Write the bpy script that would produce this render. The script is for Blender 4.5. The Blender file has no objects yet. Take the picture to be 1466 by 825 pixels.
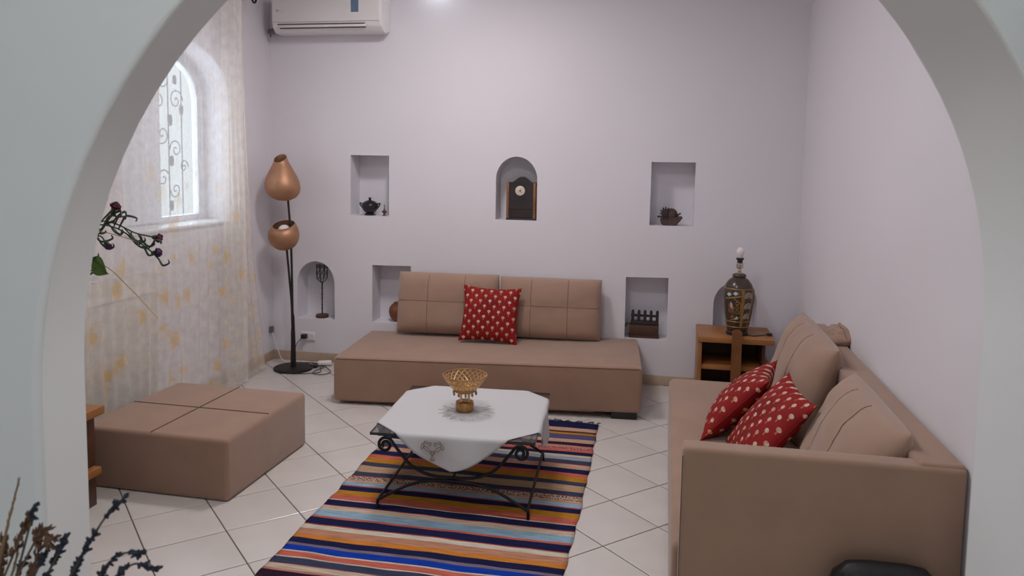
import bpy, bmesh, math, random
from mathutils import Vector, Matrix, noise
from mathutils.geometry import tessellate_polygon
random.seed(7)
PI = math.pi
scene = bpy.context.scene
C = scene.collection

# ------------------------------------------------------------------ camera
CAM_H = 1.6462
f_px, pcy, pitch, yaw, roll = 1121.55, 331.32, 0.0908, -0.1927, 0.0170
sy_, cy_, sp_, cp_ = math.sin(yaw), math.cos(yaw), math.sin(pitch), math.cos(pitch)
fw = Vector((sy_*cp_, cy_*cp_, -sp_)); rt0 = Vector((cy_, -sy_, 0)); up0 = rt0.cross(fw)
rt = rt0*math.cos(roll) + up0*math.sin(roll); up = -rt0*math.sin(roll) + up0*math.cos(roll)
cd = bpy.data.cameras.new('camera'); cam = bpy.data.objects.new('camera', cd); C.objects.link(cam)
cam.matrix_world = Matrix(((rt.x, up.x, -fw.x, 0), (rt.y, up.y, -fw.y, 0), (rt.z, up.z, -fw.z, CAM_H), (0, 0, 0, 1)))
cd.sensor_fit = 'HORIZONTAL'; cd.sensor_width = 36.0; cd.lens = 36.0*f_px/1466.0
cd.shift_y = (pcy-412.5)/1466.0; cd.clip_start = 0.02
cd.dof.use_dof = True; cd.dof.focus_distance = 4.4; cd.dof.aperture_fstop = 8.0
scene.camera = cam

# ------------------------------------------------------------------ world, lights, exposure
w = bpy.data.worlds.new('world'); scene.world = w; w.use_nodes = True
bg = w.node_tree.nodes['Background']; bg.inputs['Color'].default_value = (0.86, 0.94, 0.97, 1); bg.inputs['Strength'].default_value = 1.2

def area_light(name, loc, rot, size, size_y, power, col, shape='RECTANGLE'):
    l = bpy.data.lights.new(name, 'AREA'); l.shape = shape; l.size = size
    if shape in ('RECTANGLE', 'ELLIPSE'): l.size_y = size_y
    l.energy = power; l.color = col
    o = bpy.data.objects.new(name, l); C.objects.link(o); o.location = loc; o.rotation_euler = rot
    return o
# daylight entering by the arched window in the left wall
area_light('window_daylight', (-4.0, 4.9, 1.8), (0, math.radians(-90), 0), 3.0, 4.0, 130, (0.86, 0.92, 1.0))

vs = scene.view_settings
vs.view_transform = 'Standard'; vs.look = 'None'; vs.gamma = 1.0; vs.use_curve_mapping = False
vs.exposure = 0.0

# ------------------------------------------------------------------ materials
def new_mat(name):
    m = bpy.data.materials.new(name); m.use_nodes = True
    nt = m.node_tree; b = nt.nodes['Principled BSDF']
    return m, nt, b
def setp(b, col=None, rough=None, metal=None, spec=None, **k):
    if col is not None: b.inputs['Base Color'].default_value = (*col, 1)
    if rough is not None: b.inputs['Roughness'].default_value = rough
    if metal is not None: b.inputs['Metallic'].default_value = metal
    if spec is not None: b.inputs['Specular IOR Level'].default_value = spec
    for a, v in k.items(): b.inputs[a.replace('_', ' ')].default_value = v
def mth(nt, op, a, b=None, c=None):
    n = nt.nodes.new('ShaderNodeMath'); n.operation = op
    for i, v in enumerate((a, b, c)):
        if v is None: continue
        if isinstance(v, (int, float)): n.inputs[i].default_value = v
        else: nt.links.new(v, n.inputs[i])
    return n.outputs[0]
def mixc(nt, fac, a, b):
    n = nt.nodes.new('ShaderNodeMix'); n.data_type = 'RGBA'
    if isinstance(fac, (int, float)): n.inputs[0].default_value = fac
    else: nt.links.new(fac, n.inputs[0])
    for i, v in ((6, a), (7, b)):
        if isinstance(v, tuple): n.inputs[i].default_value = (*v, 1)
        else: nt.links.new(v, n.inputs[i])
    return n.outputs[2]
def coords(nt, kind='Object'):
    return nt.nodes.new('ShaderNodeTexCoord').outputs[kind]
def sepxyz(nt, v):
    n = nt.nodes.new('ShaderNodeSeparateXYZ'); nt.links.new(v, n.inputs[0]); return n.outputs
def noisen(nt, vec, scale, detail=3, rough=.5):
    n = nt.nodes.new('ShaderNodeTexNoise'); n.inputs['Scale'].default_value = scale
    n.inputs['Detail'].default_value = detail; n.inputs['Roughness'].default_value = rough
    if vec is not None: nt.links.new(vec, n.inputs['Vector'])
    return n.outputs['Fac']
def bump(nt, b, h, strength=.2, dist=.01):
    n = nt.nodes.new('ShaderNodeBump'); n.inputs['Strength'].default_value = strength; n.inputs['Distance'].default_value = dist
    nt.links.new(h, n.inputs['Height']); nt.links.new(n.outputs[0], b.inputs['Normal'])
def ramp(nt, fac, stops):
    n = nt.nodes.new('ShaderNodeValToRGB'); nt.links.new(fac, n.inputs[0])
    e = n.color_ramp.elements
    while len(e) < len(stops): e.new(0.5)
    for i, (p, c) in enumerate(stops): e[i].position = p; e[i].color = (*c, 1)
    return n.outputs[0]
MATS = {}
def plain(name, col, rough=.6, metal=0, spec=.5, nscale=None, namt=.12, bscale=None, bstr=.15, **k):
    m, nt, b = new_mat(name); setp(b, col, rough, metal, spec, **k)
    v = None
    if nscale or bscale: v = coords(nt)
    if nscale:
        f = noisen(nt, v, nscale, 4)
        d = tuple(c*(1-namt) for c in col); l = tuple(min(1, c*(1+namt)) for c in col)
        nt.links.new(ramp(nt, f, [(.3, d), (.7, l)]), b.inputs['Base Color'])
    if bscale: bump(nt, b, noisen(nt, v, bscale, 4), bstr, .004)
    MATS[name] = m
    return m
def fabric(name, col, weave=520, var=.08, bstr=.25):
    m, nt, b = new_mat(name); setp(b, col, .92, 0, .15)
    b.inputs['Sheen Weight'].default_value = .3; b.inputs['Sheen Roughness'].default_value = .6
    v = coords(nt)
    f = noisen(nt, v, 6, 3)
    c1 = ramp(nt, f, [(.25, tuple(c*(1-var) for c in col)), (.75, tuple(c*(1+var) for c in col))])
    f2 = noisen(nt, v, weave, 2)
    nt.links.new(mixc(nt, mth(nt, 'MULTIPLY', f2, .25), c1, tuple(c*.7 for c in col)), b.inputs['Base Color'])
    bump(nt, b, f2, bstr, .002)
    MATS[name] = m
    return m

plain('wall_paint', (.77, .745, .79), .75, spec=.2, nscale=1.3, namt=.015, bscale=9, bstr=.12)
plain('arch_paint', (.76, .77, .77), .75, spec=.2, nscale=1.1, namt=.02, bscale=7, bstr=.12)
plain('ceiling_paint', (.82, .81, .82), .8, nscale=2, namt=.02)
plain('skirting', (.52, .39, .30), .35, nscale=6, namt=.15)
plain('tile_a', (.64, .593, .558), .22, spec=.45, nscale=3, namt=.05)
plain('tile_b', (.66, .613, .578), .22, spec=.45, nscale=4, namt=.05)
plain('grout', (.15, .115, .095), .9, nscale=20)
fabric('taupe_fabric', (.345, .208, .144))
fabric('taupe_cushion', (.372, .235, .170), 420)
plain('seam_thread', (.13, .085, .065), .9)
plain('seam_cushion', (.20, .125, .09), .9)
plain('black_foot', (.012, .010, .010), .5)
plain('iron', (.018, .016, .018), .45, .6, bscale=90, bstr=.3)
plain('lamp_iron', (.030, .024, .024), .5, .4, bscale=120, bstr=.2)
plain('copper', (.46, .25, .145), .50, .6, nscale=12, namt=.10)
plain('copper_inside', (.42, .24, .15), .6, .3)
plain('white_cloth', (.57, .56, .57), .9, spec=.1, bscale=60, bstr=.1)
plain('lace', (.60, .58, .55), .9)
plain('embroidery', (.25, .18, .12), .8)
plain('gold', (.40, .215, .075), .36, .7, nscale=60, namt=.3)
plain('gold_pale', (.62, .39, .17), .32, .7)
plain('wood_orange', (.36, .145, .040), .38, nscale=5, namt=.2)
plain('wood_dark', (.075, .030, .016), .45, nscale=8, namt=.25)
plain('wood_mid', (.22, .085, .03), .4, nscale=8, namt=.25)
plain('clock_body', (.030, .022, .024), .4, nscale=10, namt=.3)
plain('clock_side', (.27, .12, .05), .4, nscale=14, namt=.2)
plain('dial', (.70, .62, .52), .5, nscale=60, namt=.08)
plain('black_glaze', (.020, .016, .020), .3)
plain('old_brass', (.17, .10, .06), .4, .7)
plain('carved_wood', (.075, .040, .030), .55, nscale=25, namt=.3)
plain('carved_dark', (.028, .017, .017), .6)
plain('terracotta', (.22, .075, .035), .55, nscale=9, namt=.2)
plain('vase_glaze', (.060, .040, .028), .25, nscale=14, namt=.25)
plain('vase_gold', (.38, .20, .055), .35, .3)
plain('vase_cream', (.52, .45, .38), .5)
plain('vase_blue', (.50, .58, .56), .5)
plain('vase_rust', (.20, .075, .03), .5)
plain('socket_black', (.012, .014, .022), .4)
plain('chrome', (.62, .55, .47), .25, .9)
plain('bulb_white', (.85, .78, .78), .25)
plain('plastic_white', (.80, .77, .76), .4)
plain('plastic_panel', (.78, .745, .745), .3)
plain('slot_dark', (.10, .07, .08), .6)
plain('label_blue', (.13, .20, .29), .5)
plain('pipe_grey', (.16, .15, .15), .6)
plain('cable_black', (.020, .016, .015), .5)
plain('window_white', (.80, .82, .86), .4)
plain('grille_grey', (.36, .36, .38), .6)
plain('radiator_white', (.66, .62, .58), .4)
plain('leaf_green', (.030, .055, .030), .55)
plain('leaf_bright', (.09, .19, .025), .5)
plain('straw', (.55, .44, .20), .7)
plain('petal', (.13, .028, .060), .7, nscale=60, namt=.4)
plain('petal_violet', (.09, .035, .11), .7, nscale=60, namt=.4)
plain('lavender', (.020, .026, .044), .8, nscale=80, namt=.5)
plain('dry_brown', (.13, .065, .035), .8, nscale=30, namt=.4)
plain('dry_tan', (.27, .17, .10), .8)
plain('dry_stem', (.07, .062, .05), .8)
plain('vase_ceramic', (.33, .27, .22), .4, nscale=6)
plain('black_leather', (.006, .005, .007), .5, bscale=80, bstr=.25)
plain('fringe', (.030, .026, .030), .9)

def glass_mat(name, tint, rough, alpha):
    m, nt, b = new_mat(name)
    out = nt.nodes['Material Output']
    tr = nt.nodes.new('ShaderNodeBsdfTransparent'); tr.inputs[0].default_value = (*tint, 1)
    gl = nt.nodes.new('ShaderNodeBsdfGlossy'); gl.inputs['Roughness'].default_value = rough
    fr = nt.nodes.new('ShaderNodeLayerWeight'); fr.inputs[0].default_value = .5
    mx = nt.nodes.new('ShaderNodeMixShader'); nt.links.new(mth(nt, 'ADD', mth(nt, 'MULTIPLY', mth(nt, 'POWER', fr.outputs['Facing'], 4.0), .6), alpha+.03), mx.inputs[0])
    nt.links.new(tr.outputs[0], mx.inputs[1]); nt.links.new(gl.outputs[0], mx.inputs[2]); nt.links.new(mx.outputs[0], out.inputs[0])
    MATS[name] = m
glass_mat('pane_glass', (.95, .97, .98), .02, .0)
glass_mat('table_glass', (.80, .85, .84), .03, .10)
setp(new_mat('glass_edge')[2], (.02, .035, .035), .15); MATS['glass_edge'] = bpy.data.materials['glass_edge']

def emissive(name, col, s):
    m, nt, b = new_mat(name); setp(b, (.8, .8, .8), .5)
    b.inputs['Emission Color'].default_value = (*col, 1); b.inputs['Emission Strength'].default_value = s
    MATS[name] = m
emissive('lamp_diffuser', (1, .95, .93), 3.0)

def red_print():
    m, nt, b = new_mat('red_print'); setp(b, (.3, .02, .02), .75, 0, .25)
    o = sepxyz(nt, coords(nt)); x, z = o[0], o[2]
    v = mth(nt, 'DIVIDE', z, .038); row = mth(nt, 'FLOOR', v)
    odd = mth(nt, 'MULTIPLY', mth(nt, 'PINGPONG', row, 1.0), .5)
    u = mth(nt, 'ADD', mth(nt, 'DIVIDE', x, .070), odd)
    fu = mth(nt, 'MULTIPLY', mth(nt, 'SUBTRACT', mth(nt, 'FRACT', u), .5), .070)
    fv = mth(nt, 'MULTIPLY', mth(nt, 'SUBTRACT', mth(nt, 'FRACT', v), .5), .038)
    hd = mth(nt, 'ADD', mth(nt, 'POWER', mth(nt, 'DIVIDE', fu, .0110), 2.0), mth(nt, 'POWER', mth(nt, 'DIVIDE', mth(nt, 'SUBTRACT', fv, .006), .0100), 2.0))
    head = mth(nt, 'LESS_THAN', hd, 1.0)
    st = mth(nt, 'MULTIPLY', mth(nt, 'LESS_THAN', mth(nt, 'ABSOLUTE', fu), .0030), mth(nt, 'LESS_THAN', fv, .002))
    co = coords(nt)
    nz = noisen(nt, co, 38, 2)
    base = ramp(nt, noisen(nt, co, 5, 3), [(.3, (.20, .006, .007)), (.7, (.30, .011, .012))])
    motif = ramp(nt, nz, [(.35, (.50, .28, .15)), (.6, (.68, .52, .42))])
    c1 = mixc(nt, mth(nt, 'MULTIPLY', st, .55), base, (.52, .26, .12))
    nt.links.new(mixc(nt, mth(nt, 'MULTIPLY', head, .9), c1, motif), b.inputs['Base Color'])
    bump(nt, b, noisen(nt, co, 300, 2), .2, .002)
    MATS['red_print'] = m
red_print()

def sheer(name, base, warm, cover, lowz, flowers=1.0):
    m, nt, b = new_mat(name); out = nt.nodes['Material Output']
    co = coords(nt); o = sepxyz(nt, co)
    mp = nt.nodes.new('ShaderNodeMapping'); nt.links.new(co, mp.inputs[0]); mp.inputs['Scale'].default_value = (0, 6.2, 5.2)
    vo = nt.nodes.new('ShaderNodeTexVoronoi'); vo.inputs['Scale'].default_value = 1.0; nt.links.new(mp.outputs[0], vo.inputs['Vector'])
    wob = noisen(nt, co, 34, 3)
    dist = mth(nt, 'ADD', vo.outputs['Distance'], mth(nt, 'MULTIPLY', mth(nt, 'SUBTRACT', wob, .5), .75))
    blob = mth(nt, 'SMOOTH_MIN', 1.0, mth(nt, 'MAXIMUM', mth(nt, 'MULTIPLY', mth(nt, 'SUBTRACT', .34, dist), 6.0), 0.0), .1)
    hgt = nt.nodes.new('ShaderNodeMapRange'); nt.links.new(o[2], hgt.inputs[0])
    hgt.inputs[1].default_value = lowz+.75; hgt.inputs[2].default_value = lowz; hgt.inputs[3].default_value = .22; hgt.inputs[4].default_value = 1.0
    fl = mth(nt, 'MULTIPLY', mth(nt, 'MULTIPLY', blob, hgt.outputs[0]), .8*flowers)
    thread = noisen(nt, co, 14, 2)
    col = mixc(nt, fl, mixc(nt, mth(nt, 'MULTIPLY', hgt.outputs[0], .30), base, warm), (.80, .52, .15))
    df = nt.nodes.new('ShaderNodeBsdfDiffuse'); tl = nt.nodes.new('ShaderNodeBsdfTranslucent'); tp = nt.nodes.new('ShaderNodeBsdfTransparent')
    nt.links.new(col, df.inputs[0]); nt.links.new(col, tl.inputs[0])
    m1 = nt.nodes.new('ShaderNodeMixShader'); m1.inputs[0].default_value = .16
    nt.links.new(df.outputs[0], m1.inputs[1]); nt.links.new(tl.outputs[0], m1.inputs[2])
    m2 = nt.nodes.new('ShaderNodeMixShader')
    fac = mth(nt, 'ADD', mth(nt, 'ADD', cover, mth(nt, 'MULTIPLY', fl, .3)), mth(nt, 'MULTIPLY', mth(nt, 'SUBTRACT', thread, .5), .25))
    nt.links.new(fac, m2.inputs[0]); nt.links.new(tp.outputs[0], m2.inputs[1]); nt.links.new(m1.outputs[0], m2.inputs[2])
    nt.links.new(m2.outputs[0], out.inputs[0])
    MATS[name] = m
sheer('sheer_white', (.90, .89, .90), (.92, .82, .62), .42, .95)
sheer('sheer_beige', (.80, .72, .66), (.82, .72, .58), .46, .9, .6)

STRIPE = {'navy': (.012, .014, .058), 'darkmaroon': (.030, .012, .025), 'peach': (.52, .31, .22), 'brown': (.075, .035, .025), 'mustard': (.46, .20, .022),
 'purple': (.085, .075, .16), 'pink': (.48, .20, .17), 'coral': (.52, .125, .085), 'cream': (.56, .44, .33), 'greyblue': (.30, .33, .36), 'slate': (.045, .052, .095),
 'tan': (.46, .30, .18), 'lightblue': (.27, .41, .52), 'red': (.42, .08, .06), 'salmon': (.48, .23, .145), 'orange': (.58, .21, .035), 'royal': (.006, .045, .36),
 'mauve': (.20, .15, .20), 'ivory': (.60, .54, .43)}
def rug_mat(n, col, dots=False):
    m, nt, b = new_mat('rug_'+n); setp(b, col, .95, 0, .1)
    co = coords(nt)
    mp = nt.nodes.new('ShaderNodeMapping'); nt.links.new(co, mp.inputs[0]); mp.inputs['Scale'].default_value = (9, 90, 1)
    f = noisen(nt, mp.outputs[0], 1.0, 3)
    c = ramp(nt, f, [(.3, tuple(x*.72 for x in col)), (.7, tuple(min(1, x*1.2) for x in col))])
    mp2 = nt.nodes.new('ShaderNodeMapping'); nt.links.new(co, mp2.inputs[0]); mp2.inputs['Scale'].default_value = (110, 75, 1)
    f2 = noisen(nt, mp2.outputs[0], 1.0, 1)
    if dots: c = mixc(nt, mth(nt, 'GREATER_THAN', f2, .52), c, (.10, .045, .035))
    nt.links.new(c, b.inputs['Base Color']); bump(nt, b, f2, .5, .004)
    MATS['rug_'+n] = m
for k_, v_ in STRIPE.items(): rug_mat(k_, v_)
rug_mat('dots', (.55, .42, .30), True)
rug_mat('dotspink', (.50, .20, .17), True)

def floor_base():
    m, nt, b = new_mat('hall_floor'); setp(b, (.6, .55, .5), .35)
    co = coords(nt); mp = nt.nodes.new('ShaderNodeMapping'); nt.links.new(co, mp.inputs[0]); mp.inputs['Rotation'].default_value = (0, 0, PI/4)
    br = nt.nodes.new('ShaderNodeTexBrick'); nt.links.new(mp.outputs[0], br.inputs[0])
    br.offset = 0; br.inputs['Scale'].default_value = 1; br.inputs['Brick Width'].default_value = .33; br.inputs['Row Height'].default_value = .33
    br.inputs['Mortar Size'].default_value = .003
    br.inputs['Color1'].default_value = (.66, .585, .53, 1); br.inputs['Color2'].default_value = (.68, .605, .55, 1); br.inputs['Mortar'].default_value = (.2, .155, .13, 1)
    nt.links.new(br.outputs[0], b.inputs[0]); MATS['hall_floor'] = m
floor_base()

# ------------------------------------------------------------------ mesh helpers
class MB:
    def __init__(s): s.v = []; s.f = []; s.mi = []; s.cur = 0
    def add(s, vs_, fs): 
        n = len(s.v); s.v += [tuple(p) for p in vs_]
        for q in fs: s.f.append([i+n for i in q]); s.mi.append(s.cur)
        return s
    def box(s, x0, x1, y0, y1, z0, z1):
        return s.add([(x0, y0, z0), (x1, y0, z0), (x1, y1, z0), (x0, y1, z0), (x0, y0, z1), (x1, y0, z1), (x1, y1, z1), (x0, y1, z1)],
                     [(3, 2, 1, 0), (4, 5, 6, 7), (0, 1, 5, 4), (1, 2, 6, 5), (2, 3, 7, 6), (3, 0, 4, 7)])
    def rbox(s, x0, x1, y0, y1, z0, z1, r=.01, seg=3):
        bm = bmesh.new(); bmesh.ops.create_cube(bm, size=1)
        for v in bm.verts: v.co = Vector(((x0+x1)/2+v.co.x*(x1-x0), (y0+y1)/2+v.co.y*(y1-y0), (z0+z1)/2+v.co.z*(z1-z0)))
        bmesh.ops.bevel(bm, geom=bm.edges[:], offset=r, segments=seg, profile=.5, affect='EDGES')
        bm.verts.index_update(); s.add([v.co[:] for v in bm.verts], [[v.index for v in f.verts] for f in bm.faces]); bm.free()
        return s
    def tube(s, pts, r, n=8, cap=True):
        pts = [Vector(p) for p in pts]; N = len(pts)
        rr = r if isinstance(r, (list, tuple)) else [r]*N
        t0 = (pts[1]-pts[0]).normalized(); a = Vector((0, 0, 1)) if abs(t0.z) < .9 else Vector((1, 0, 0))
        nrm = t0.cross(a).normalized(); base = len(s.v); vs_ = []; fs = []
        for i, p in enumerate(pts):
            t = (pts[min(i+1, N-1)]-pts[max(i-1, 0)])
            t = t.normalized() if t.length > 1e-9 else t0
            nrm = (nrm-t*nrm.dot(t)); nrm = nrm.normalized() if nrm.length > 1e-6 else t.orthogonal().normalized()
            b = t.cross(nrm)
            for k in range(n):
                an = 2*PI*k/n; vs_.append(p+(nrm*math.cos(an)+b*math.sin(an))*rr[i])
        for i in range(N-1):
            for k in range(n):
                k2 = (k+1) % n; fs.append((i*n+k, i*n+k2, (i+1)*n+k2, (i+1)*n+k))
        if cap: fs.append(tuple(range(n-1, -1, -1))); fs.append(tuple((N-1)*n+k for k in range(n)))
        return s.add(vs_, fs)
    def lathe(s, prof, n=28, c=(0, 0, 0), capb=True, capt=True):
        vs_ = []; fs = []; M = len(prof)
        for r, z in prof:
            for k in range(n):
                a = 2*PI*k/n; vs_.append((c[0]+r*math.cos(a), c[1]+r*math.sin(a), c[2]+z))
        for i in range(M-1):
            for k in range(n):
                k2 = (k+1) % n; fs.append((i*n+k, i*n+k2, (i+1)*n+k2, (i+1)*n+k))
        if capb: fs.append(tuple(range(n-1, -1, -1)))
        if capt: fs.append(tuple((M-1)*n+k for k in range(n)))
        return s.add(vs_, fs)
    def ring(s, c, R, r, n=28, m=6, axis='Z'):
        pts = []
        vs_ = []; fs = []
        for i in range(n):
            a = 2*PI*i/n
            for k in range(m):
                b = 2*PI*k/m; q = (R+r*math.cos(b)); p = (q*math.cos(a), q*math.sin(a), r*math.sin(b))
                if axis == 'Y': p = (p[0], p[2], p[1])
                if axis == 'X': p = (p[2], p[0], p[1])
                vs_.append((c[0]+p[0], c[1]+p[1], c[2]+p[2]))
        for i in range(n):
            for k in range(m):
                i2 = (i+1) % n; k2 = (k+1) % m; fs.append((i*m+k, i2*m+k, i2*m+k2, i*m+k2))
        return s.add(vs_, fs)
    def prism(s, poly, f0, f1):
        """poly: list of 2d points; f0/f1 map a 2d point to the two 3d faces"""
        n = len(poly); vs_ = [f0(*p) for p in poly]+[f1(*p) for p in poly]
        tri = tessellate_polygon([[Vector((p[0], p[1], 0)) for p in poly]])
        fs = [tuple(t) for t in tri]+[tuple(i+n for i in reversed(t)) for t in tri]
        fs += [(i, (i+1) % n, n+(i+1) % n, n+i) for i in range(n)]
        return s.add(vs_, fs)
    def ball(s, c, rx, ry=None, rz=None, n=12, m=8, jit=0):
        ry = ry or rx; rz = rz or rx
        vs_ = [(c[0], c[1], c[2]-rz)]; fs = []
        for j in range(1, m):
            ph = -PI/2+PI*j/m
            for k in range(n):
                a = 2*PI*k/n; q = 1+random.uniform(-jit, jit); vs_.append((c[0]+q*rx*math.cos(ph)*math.cos(a), c[1]+q*ry*math.cos(ph)*math.sin(a), c[2]+q*rz*math.sin(ph)))
        vs_.append((c[0], c[1], c[2]+rz)); T = len(vs_)-1
        for k in range(n):
            k2 = (k+1) % n; fs.append((0, 1+k2, 1+k)); fs.append((T, T-n+k, T-n+k2))
            for j in range(m-2): a = 1+j*n; fs.append((a+k, a+k2, a+n+k2, a+n+k))
        return s.add(vs_, fs)
    def build(s, name, mat, parent=None, smooth=True, angle=38, fixn=True):
        me = bpy.data.meshes.new(name); me.from_pydata(s.v, [], s.f)
        for m in (mat if isinstance(mat, (list, tuple)) else [mat]): me.materials.append(MATS[m])
        if any(s.mi): me.polygons.foreach_set('material_index', s.mi)
        if fixn:
            bm = bmesh.new(); bm.from_mesh(me); bmesh.ops.recalc_face_normals(bm, faces=bm.faces[:]); bm.to_mesh(me); bm.free()
        if smooth:
            me.polygons.foreach_set('use_smooth', [True]*len(me.polygons)); me.set_sharp_from_angle(angle=math.radians(angle))
        me.update()
        o = bpy.data.objects.new(name, me); C.objects.link(o)
        if parent: o.parent = parent
        return o
def tag(o, label=None, cat=None, group=None, kind=None):
    if label: o['label'] = label
    if cat: o['category'] = cat
    if group: o['group'] = group
    if kind: o['kind'] = kind
    return o
def thing(name, label, cat, loc=(0, 0, 0), rz=0, group=None, rot=None):
    o = bpy.data.objects.new(name, None); C.objects.link(o); o.empty_display_size = .05
    o.location = loc; o.rotation_euler = rot if rot else (0, 0, rz)
    return tag(o, label, cat, group)
def cr(pts, n=8):
    """Catmull-Rom through pts"""
    P = [Vector(p) for p in pts]; P = [P[0]*2-P[1]]+P+[P[-1]*2-P[-2]]; out = []
    for i in range(1, len(P)-2):
        for k in range(n):
            t = k/n; a, b, c, d = P[i-1], P[i], P[i+1], P[i+2]
            out.append(.5*((2*b)+(c-a)*t+(2*a-5*b+4*c-d)*t*t+(3*b-a-3*c+d)*t*t*t))
    out.append(P[-2]); return out
def arch_poly(x0, x1, z0, zs, rise, n=18):
    """outline, counter-clockwise: flat base, arched top"""
    c = (x0+x1)/2; h = (x1-x0)/2
    return [(x0, z0), (x1, z0)]+[(c+h*math.cos(PI*k/n), zs+rise*math.sin(PI*k/n)) for k in range(n+1)]
def wall_with_holes(outer, holes, f_front, f_back):
    """flat slab with openings; f_front/f_back map 2d to 3d"""
    polys = [outer]+holes; tri = tessellate_polygon([[Vector((p[0], p[1], 0)) for p in q] for q in polys])
    pts = [p for q in polys for p in q]; n = len(pts); mb = MB()
    fs = [tuple(t) for t in tri]+[tuple(n+i for i in reversed(t)) for t in tri]
    k = 0
    for q in polys:
        m = len(q)
        for i in range(m): a, b = k+i, k+(i+1) % m; fs.append((a, b, n+b, n+a))
        k += m
    mb.add([f_front(*p) for p in pts]+[f_back(*p) for p in pts], fs); return mb

# ------------------------------------------------------------------ the setting
XL, XR, YB, ZC = -3.10, .94, 5.80, 3.20
AK, AS = .462, 1.95                     # arched wall: far face y = AS + AK x
an_ = math.sqrt(1+AK*AK); AT = .276
def far_y(x): return AS+AK*x
A0 = Vector((-.079*AS, AS*(1-.079*AK), 0)); AU = Vector((1/an_, AK/an_, 0)); AN = Vector((AK/an_, -1/an_, 0))
AR = .578*AS; AZ = CAM_H-.224*AS

# floor slab and tiles
fl = MB(); fl.box(-3.5, 2.6, -2.95, 6.2, -.12, -.004); floor = fl.build('floor', 'grout', smooth=False)
tag(floor, 'cream ceramic tile floor laid on the diagonal', 'floor', kind='structure')
gx, gy, ga, gs = -2.3118, 3.0117, .7885, .33
def clip(poly, a, b, c):                # keep a x + b y <= c
    out = []
    for i in range(len(poly)):
        p, q = poly[i], poly[(i+1) % len(poly)]; dp, dq = a*p[0]+b*p[1]-c, a*q[0]+b*q[1]-c
        if dp <= 0: out.append(p)
        if (dp < 0 < dq) or (dq < 0 < dp):
            t = dp/(dp-dq); out.append((p[0]+t*(q[0]-p[0]), p[1]+t*(q[1]-p[1])))
    return out
cg, sg = math.cos(ga), math.sin(ga); shared = {}
hh = gs/2-.0028
for r in range(-16, 18):
    for c in range(-14, 22):
        X = gx+gs*((c+.5)*cg+(r+.5)*sg); Y = gy+gs*((c+.5)*sg-(r+.5)*cg)
        sq = [(X+a*cg+b*sg, Y+a*sg-b*cg) for a, b in ((-hh, hh), (hh, hh), (hh, -hh), (-hh, -hh))]
        pl = sq
        for k in ((-1, 0, -XL), (1, 0, XR), (0, 1, YB), (AK, -1, -1.25)): pl = clip(pl, *k) if pl else pl
        if len(pl) < 3: continue
        ar = abs(sum(pl[i][0]*pl[(i+1) % len(pl)][1]-pl[(i+1) % len(pl)][0]*pl[i][1] for i in range(len(pl))))/2
        if ar < .001: continue
        mt = 'tile_a' if random.random() < .5 else 'tile_b'
        full = len(pl) == 4 and ar > .999*(2*hh)**2
        if full and mt in shared:
            o = bpy.data.objects.new('tile', shared[mt]); C.objects.link(o)
        else:
            m = MB(); loc = [(p[0]-X, p[1]-Y) for p in pl]; bev = .0025
            n = len(loc)
            ins = [(p[0]*(1-bev/hh), p[1]*(1-bev/hh)) for p in loc]
            vs_ = [(*p, -.004) for p in loc]+[(*p, -.0012) for p in loc]+[(*p, 0) for p in ins]
            fs = [tuple(range(2*n, 3*n))]+[(i, (i+1) % n, n+(i+1) % n, n+i) for i in range(n)]+[(n+i, n+(i+1) % n, 2*n+(i+1) % n, 2*n+i) for i in range(n)]
            m.add(vs_, fs); o = m.build('tile', mt, None, smooth=False)
            if full: shared[mt] = o.data
        o.location = (X, Y, 0); o.parent = floor
hf = MB(); hf.add([(-3.1, -2.7, -.002), (2.4, -2.7, -.002), (2.4, far_y(2.4), -.002), (XR, 1.25+AK*XR, -.002), (-3.1, 1.25+AK*-3.1, -.002)], [(0, 1, 2, 3, 4)])
tag(hf.build('hall_paving', 'hall_floor', floor, smooth=False))

# back wall with seven niches
ND = .19
niches = [[(-2.43, 1.19), (-2.112, 1.19), (-2.112, 1.663), (-2.428, 1.664)], arch_poly(-1.262, -.946, 1.193, 1.50, .172),
          [(-.109, 1.187), (.203, 1.187), (.207, 1.651), (-.107, 1.649)], arch_poly(-2.886, -2.566, .343, .635, .178),
          [(-2.249, .345), (-1.931, .35), (-1.931, .808), (-2.249, .803)], [(-.265, .338), (.044, .341), (.042, .805), (-.267, .798)],
          arch_poly(.368, .676, .343, .63, .165)]
outer = [(XL-.3, -.004), (XR+.3, -.004), (XR+.3, ZC), (XL-.3, ZC)]
wb = wall_with_holes(outer, niches, lambda x, z: (x, YB, z), lambda x, z: (x, YB+ND, z))
wb.box(XL-.3, XR+.3, YB+ND, YB+ND+.12, -.004, ZC)
tag(wb.build('wall_back', 'wall_paint', smooth=True, angle=25), 'pale lavender-white plaster wall with seven display niches', 'wall', kind='structure')
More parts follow.
